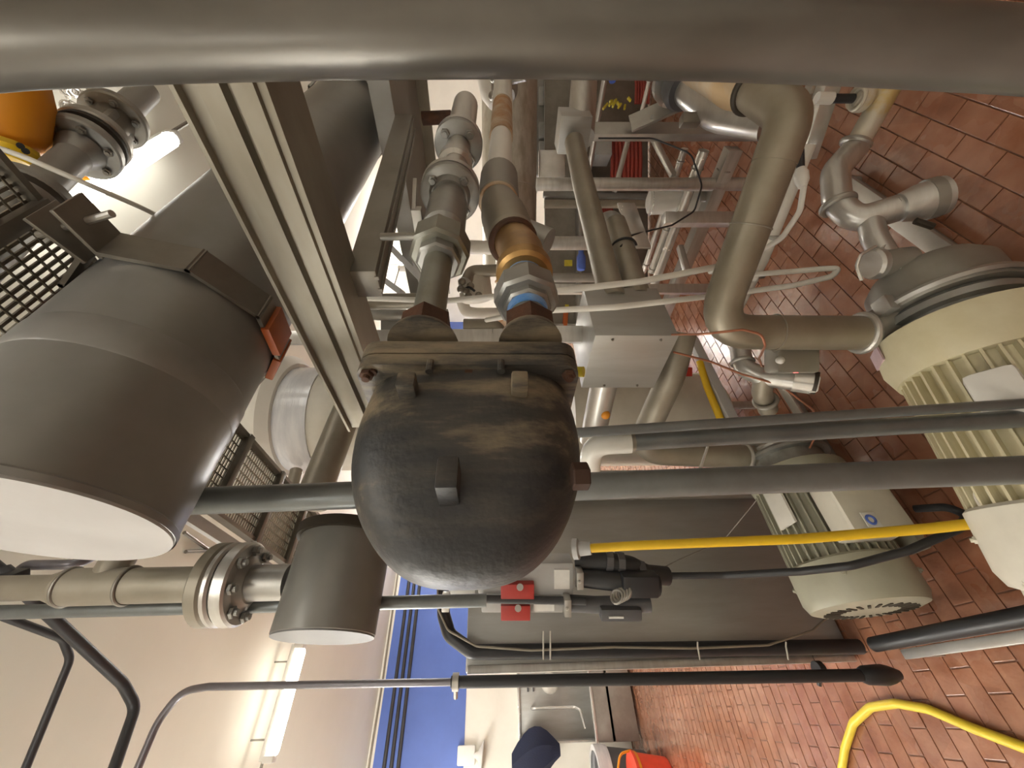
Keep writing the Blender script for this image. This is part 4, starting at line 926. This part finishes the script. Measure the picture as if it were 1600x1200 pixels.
B().box(P(1068, 581, 2.55), .05, .03, .02, (-UP, RT, FW), .004).obj('strip', 'red_plastic', rs)
pipe('yellow_hose', 'yellow hose standing along the right side of the cream drum', 'hose', PP((1093, 565, 2.5), (1105, 605, 2.42), (1128, 660, 2.3)), .022, 'yellow_vinyl')
wr_ = thing('skid_rail', 'white painted rail slanting between the cream drum and the tiles', 'rail', P(1140, 640, 2.3))
B().bar(P(1082, 530, 2.65), P(1150, 668, 2.25), .045, .06, UP, .004).obj('rail', 'end_cap', wr_)

# ------------------------------------------------------------------ steel skid frame at the back right
def post(label, y, x0, x1, wpx, d, m='stainless', square=False, y1=None, group='steel skid posts'):
    p, q = P(x0, y, d), P(x1, y if y1 is None else y1, d); r = wpx*d/F/2
    t = thing('skid_post', label, 'post', q, group)
    if square: B().bar(p, q, 2*r, 2*r, RT, r*.12).obj('tube', m, t)
    else: B().cyl(p, q, r, n=20).obj('tube', m, t)
    B().cyl(q, q-(p-q).normalized()*.02, r*1.25, n=14).obj('foot', m, t)
post('square steel skid post crossing below the thick upright pipe', 206, 918, 1192, 19, 2.62, 'stainless_dull', True)
post('round steel skid post second from the upright pipe', 288, 838, 1178, 19, 2.66, 'stainless')
post('square steel skid post third, in front of the white cylinder', 343, 1036, 1155, 18, 2.55, 'stainless', True)
post('dull thin skid post between the round and square ones', 319, 850, 1112, 12, 3.3, 'tan_dull')
post('short bright round post left of the slanting steel pipe', 380, 838, 925, 21, 3.2, 'stainless')
post('dull round post above the white stretched tube', 434, 842, 945, 14, 3.1, 'stainless_dull')
post('square steel post beside the stainless box', 452, 850, 1112, 14, 2.7, 'stainless', True)
post('grey square post right next to the trap flange', 523, 852, 912, 25, 1.75, 'stainless', True)
def rail(label, x, y, d, y1, wpx, m, square=False):
    p = P(x, y, d); q = on_y(p, Y, y1); r = wpx*d/F/2
    t = thing('skid_tube', label, 'tube', p if p.z < q.z else q, 'steel skid tubes')
    if square: B().bar(p, q, 2*r, 2*r, Z, r*.1).obj('tube', m, t)
    else: B().cyl(p, q, r, n=18).obj('tube', m, t)
    for s in (.08, .92): B().torus(p+(q-p)*s, Y, r*1.02, .006, 20, 6).obj('weld', 'stainless_dull', t)
rail('bright round tube low in the skid, nearest the square bar', 1100, 235, 2.55, 490, 17, 'stainless_bright')
rail('thin bright tube low in the skid, further from the tiles', 1070, 232, 2.9, 425, 11, 'stainless_bright')
rail('flat square bar at the tile side of the skid', 1146, 232, 2.5, 520, 22, 'stainless', True)
rail('short thin bright tube under the dark wire', 1044, 352, 3.0, 425, 12, 'stainless_bright')
rail('thin upright edge tube near the blue cap', 948, 105, 3.6, 290, 9, 'stainless')
rail('upper bright tube next to the bundled red hose', 1016, 120, 3.3, 200, 7, 'stainless_bright')
for k, (p, q) in enumerate((((1020, 215, 2.9), (1052, 275, 2.8)), ((985, 205, 3.2), (960, 300, 3.2)), ((1062, 385, 2.7), (1075, 430, 2.6)))):
    t = thing('brace', ['diagonal round brace behind the square skid post', 'slender brace rising beside the red hose', 'small triangular brace plate low in the skid'][k], 'brace', P(*q)); B().bar(P(*p), P(*q), .04, .04, UP, .008).obj('bar', 'stainless', t)
wc = thing('cylinder_tank', 'small white cylinder lying between the skid posts', 'tank', P(1045, 315, 2.95))
B().lathe(P(1010, 316, 2.95), P(1090, 313, 2.9)-P(1010, 316, 2.95), [(0, .04), (.015, .082), (.05, .09), (.4, .09)], 30).obj('shell', 'white_plastic', wc)
B().torus(P(1018, 316, 2.95), P(1090, 313, 2.9)-P(1010, 316, 2.95), .088, .005).obj('rim', 'stainless_bright', wc)
gp = thing('grey_plate', 'grey plate hanging behind the bright skid tubes', 'plate', P(1105, 300, 2.8)); B().box(P(1106, 300, 2.75), .05, .07, .012, (-UP, RT, FW), .004).obj('plate', 'stainless_dull', gp)
# big clamp fitting by the upright pipe
ef = thing('pipe_elbow', 'large bright steel elbow with dark clamp ring behind the upright pipe', 'elbow', P(1110, 180, 2.1))
B().tube(PP((1050, 110, 2.35), (1075, 140, 2.2), (1120, 178, 2.05), (1200, 190, 1.9)), .085, 28, bend=.2).obj('elbow', 'stainless', ef)
ax_ = P(1085, 150, 2.15)-P(1055, 120, 2.3)
B().lathe(P(1052, 122, 2.3), ax_, [(0, .12), (.02, .135), (.06, .135)], 36).obj('flange', 'stainless_bright', ef)
B().lathe(P(1064, 132, 2.24), ax_, [(0, .115), (.05, .12), (.09, .105)], 36).obj('clamp_ring', 'charcoal_plastic', ef)
B().box(P(1078, 188, 2.1), .05, .03, .03, (-UP, RT, FW), .01).obj('clamp_lug', 'strut_dark', ef)
fb = thing('flat_bar', 'flat grey bar with a green sticker leaning behind the square post', 'bar', P(1020, 178, 2.5))
B().bar(P(985, 194, 2.5), P(1062, 160, 2.4), .10, .03, FW, .004).obj('bar', 'stainless_dull', fb); B().box(P(1019, 183, 2.39), .012, .012, .003, (-UP, RT, FW)).obj('sticker', 'switch_grey', fb)

tb_ = thing('tool_board', 'dark grey board standing behind the skid with hoses and clips on it', 'board', plane(1000, 330, 2, 0))
b0, b1 = P(1000, 100, 4.75), P(1000, 520, 4.75); b0.z = b1.z = 0; dv = (b1-b0).normalized()
B().box((b0+b1)/2+Z*.66, (b1-b0).length/2, .03, .64, (dv, dv.cross(Z), Z), .01).obj('board', 'strut_dark', tb_)
for f_ in (.02, .5, .98): B().box(b0+(b1-b0)*f_+Z*.66-FW*.04, .03, .03, .66, (dv, dv.cross(Z), Z), .006).obj('upright', 'grey_paint', tb_)
B().box((b0+b1)/2+Z*.9-FW*.12, (b1-b0).length/2, .10, .015, (dv, dv.cross(Z), Z), .004).obj('shelf', 'grey_paint', tb_)
# ------------------------------------------------------------------ coloured odds and ends behind the skid
def coil(label, x, y, d, wpx, hpx, m='red_hose', n=6):
    t = thing('hose_bundle', label, 'hose', P(x, y, d), 'red hose bundles'); k = d/F
    for i in range(n):
        f = (i+.5)/n-.5; B().tube([P(x+f*wpx, y-hpx/2, d), P(x+f*wpx+1, y, d-.02), P(x+f*wpx, y+hpx/2, d)], wpx/n*k*.48, 10).obj('strand', m, t)
coil('dull red bundled hose near the upright pipe', 1003, 140, 4.2, 24, 44)
coil('dark red bundled hose beside the grey crate', 978, 250, 4.4, 50, 56, n=8)
coil('red ribbed hose bundle below the dull thin post', 947, 337, 4.2, 22, 26)
yt = thing('tool_bundle', 'tangle of yellow plastic clips hanging behind the skid', 'clips', P(965, 150, 4.1))
for k in range(9):
    x_, y_ = 945+random.uniform(0, 36), 138+random.uniform(0, 26); B().bar(P(x_, y_, 4.1), P(x_+random.uniform(-8, 8), y_+random.uniform(4, 12), 4.1), .03, .02, UP, .004).obj('clip', 'yellow_paint', yt)
bcp = thing('blue_cap', 'blue plastic cap just under the thick upright pipe', 'cap', P(957, 118, 3.4)); B().lathe(P(957, 104, 3.4), P(957, 126, 3.4)-P(957, 104, 3.4), [(0, .035), (.10, .038), (.13, .03)], 16).obj('cap', 'blue_plastic', bcp)
bb = thing('bottle', 'small blue labelled bottle beyond the slanting pipe', 'bottle', P(908, 408, 4.2)); B().lathe(P(908, 422, 4.2), P(908, 392, 4.2)-P(908, 422, 4.2), [(0, .04), (.02, .05), (.14, .05), (.18, .03), (.21, .03)], 16).obj('body', 'blue_plastic', bb)
ys = thing('warning_sticker', 'yellow and white sticker beyond the slanting pipe', 'sign', P(888, 412, 4.4)); B().box(P(888, 411, 4.4), .045, .035, .004, (-UP, RT, FW)).obj('sign', 'yellow_paint', ys)
ob = thing('orange_tool', 'orange and yellow tool between union nut and stainless box', 'tool', P(884, 500, 4.66)); B().bar(P(884, 488, 4.66), P(882, 514, 4.66), .044, .058, UP, .006).obj('grip', 'orange_silicone', ob); B().bar(P(886, 476, 4.66), P(885, 484, 4.66), .036, .044, UP, .004).obj('tip', 'yellow_paint', ob)
gc = thing('grey_crate', 'grey crate low behind the skid beside the dark red hose', 'crate', P(940, 228, 4.4)); B().box(P(940, 228, 4.4), .09, .17, .12, (-UP, RT, FW), .01).obj('crate', 'switch_grey', gc)
cb = thing('control_cabinet', 'grey metal cabinet next to the stained vessel under the upright pipe', 'cabinet', P(862, 190, 4.9))
B().box(P(866, 190, 4.95), .30, .75, .12, (-UP, RT, FW), .01).obj('body', 'grey_paint', cb)
for y_ in (150, 205, 240): B().box(P(857, y_, 4.8), .12, .10 if y_ != 240 else .14, .03, (-UP, RT, FW), .006).obj('door', 'switch_grey', cb)
wp = thing('back_plate', 'light grey plate below the cabinet behind the bright post', 'plate', P(862, 262, 4.7)); B().box(P(862, 258, 4.6), .16, .17, .03, (-UP, RT, FW), .02).obj('plate', 'stainless_bright', wp)

# ------------------------------------------------------------------ vessels behind the trap lines
vs = thing('stained_vessel', 'long silver jacketed vessel with brown stains behind the white pipe', 'vessel', P(795, 250, 4.4))
B().cyl(P(796, 20, 4.2), P(796, 425, 4.5), .31, n=40).obj('jacket', 'stained_jacket', vs)
for y_ in (105, 300): B().torus(P(796, y_, 4.2+.3*y_/425), P(796, 425, 4.5)-P(796, 20, 4.2), .312, .008, 40).obj('band', 'stainless', vs)
vr = thing('rusted_vessel', 'cream vessel with orange rust streaks behind the brass elbow', 'vessel', P(800, 470, 4.0))
B().cyl(P(803, 380, 3.9), P(806, 560, 4.0), .19, n=36).obj('shell', 'rust_jacket', vr)
B().torus(P(804, 440, 3.93), P(806, 560, 4.0)-P(803, 380, 3.9), .192, .012, 36).obj('rim', 'rust_light', vr)
wv = thing('white_valve_body', 'rounded white vessel end under the thick upright pipe', 'vessel', P(770, 120, 4.3)); B().lathe(P(772, 50, 3.5), P(774, 175, 3.5)-P(772, 50, 3.5), [(0, .15), (.42, .16), (.58, .13), (.68, .06)], 30).obj('shell', 'white_plastic', wv)
tw = thing('white_tank', 'upright white tank with a band of clear wrap behind the huge cylinder', 'tank', P(470, 640, 2.5))
tc_ = P(470, 655, 2.55); B().cyl(Vector((tc_.x, tc_.y, 2.12)), Vector((tc_.x, tc_.y, 3.20)), .335, n=48).obj('shell', 'cream_pale', tw)
B().cyl(Vector((tc_.x, tc_.y, 3.19)), Vector((tc_.x, tc_.y, 3.6)), .42, n=48, bev=.05).obj('upper_shell', 'wall_paint', tw)
B().cyl(Vector((tc_.x, tc_.y, 3.0)), Vector((tc_.x, tc_.y, 3.20)), .343, n=48).obj('wrap_band', 'wrap', tw)
pipe('beige_pipe', 'wide beige pipe slanting between white tank and trap bowl', 'pipe', PP((485, 790, 1.75), (535, 660, 2.05), (585, 540, 2.4)), .075, 'tan_dull', n=22)
pipe('beige_pipe', 'pale pipe beneath the white tank by the cable tray', 'pipe', PP((463, 735, 2.3), (455, 770, 2.2)), .035, 'tan_dull')
# small structure seen between beams and trap lines
pipe('tie_rod', 'thin steel rod from the ribbed beam to the valve lever', 'rod', PP((596, 370, 1.0), (672, 369, .98)), .010, 'galvanised')
for k, (p, q, m_) in enumerate((((602, 378, 2.4), (662, 440, 2.2), 'end_cap'), ((590, 430, 2.4), (628, 458, 2.3), 'end_cap'), ((640, 380, 2.5), (662, 450, 2.4), 'end_cap'))):
    t = thing('strut', ['white diagonal strut behind the union nut, longest', 'short white strut next to the ribbed beam', 'steep white strut crossing the diagonal one'][k], 'strut', P(*q)); B().bar(P(*p), P(*q), .035, .05, FW, .004).obj('bar', m_, t)
pipe('beige_pipe', 'horizontal beige pipe crossing behind the long grey nipple', 'pipe', PP((310, 474, 2.2), (690, 470, 2.2)), .045, 'tan_dull', n=20)
pipe('beige_pipe', 'second beige pipe just under the first behind the grey nipple', 'pipe', PP((350, 492, 2.4), (700, 492, 2.4)), .035, 'stainless_dull', n=20)
gm = thing('grey_machine', 'dark grey machine housing behind the rusty bushing', 'machine', P(635, 515, 2.6)); B().box(P(640, 515, 2.6), .16, .10, .12, (-UP, RT, FW), .02).obj('housing', 'grey_paint', gm); B().cyl(P(610, 490, 2.5), P(615, 512, 2.5), .012, n=8).obj('bolt', 'stainless', gm)
mm_ = thing('valve_cluster', 'cream pump with small fittings between the two trap lines', 'pump', P(740, 450, 3.2))
B().cyl(P(740, 432, 3.3), P(745, 470, 3.3), .14, n=24, bev=.02).obj('body', 'cream_pale', mm_)
for q in ((722, 440), (728, 455), (735, 447), (732, 463), (748, 462), (720, 452)): B().sphere(P(*q, 3.1), .032, n=8).obj('fitting', 'tan_dull', mm_)
B().tube(PP((728, 440, 3.15), (735, 424, 3.2), (790, 422, 3.2)), .05, 16, bend=.08).obj('pipe', 'tan_dull', mm_)
B().tube(PP((725, 452, 3.1), (733, 448, 3.08), (742, 455, 3.08)), .010, 8).obj('hose', 'black_rubber', mm_)
pipe('white_pipe', 'pale bent pipe between the trap lines below the cream pump', 'pipe', PP((722, 470, 3.7), (728, 488, 3.7), (745, 490, 3.7), (800, 490, 3.75)), .057, 'white_tube', bend=.08)
pipe('white_pipe', 'stubby pale pipe resting on the grey square post', 'pipe', PP((725, 510, 2.02), (775, 510, 2.02), (785, 530, 2.02)), .04, 'tan_dull', bend=.08)
pipe('white_pipe', 'pale horizontal pipe with clamp beside the second flange', 'pipe', PP((700, 385, 4.0), (790, 388, 4.05)), .07, 'white_tube')
bx2 = thing('back_post', 'steel square rail behind the trap flange', 'rail', P(740, 525, 2.0)); B().bar(P(275, 530, 2.05), P(905, 524, 2.0), .07, .07, RT, .006).obj('tube', 'stainless', bx2)
pipe('brown_pipe', 'short brown pipe between bolted beam edge and far flange', 'pipe', PP((660, 185, 2.2), (705, 183, 2.2)), .035, 'rust')
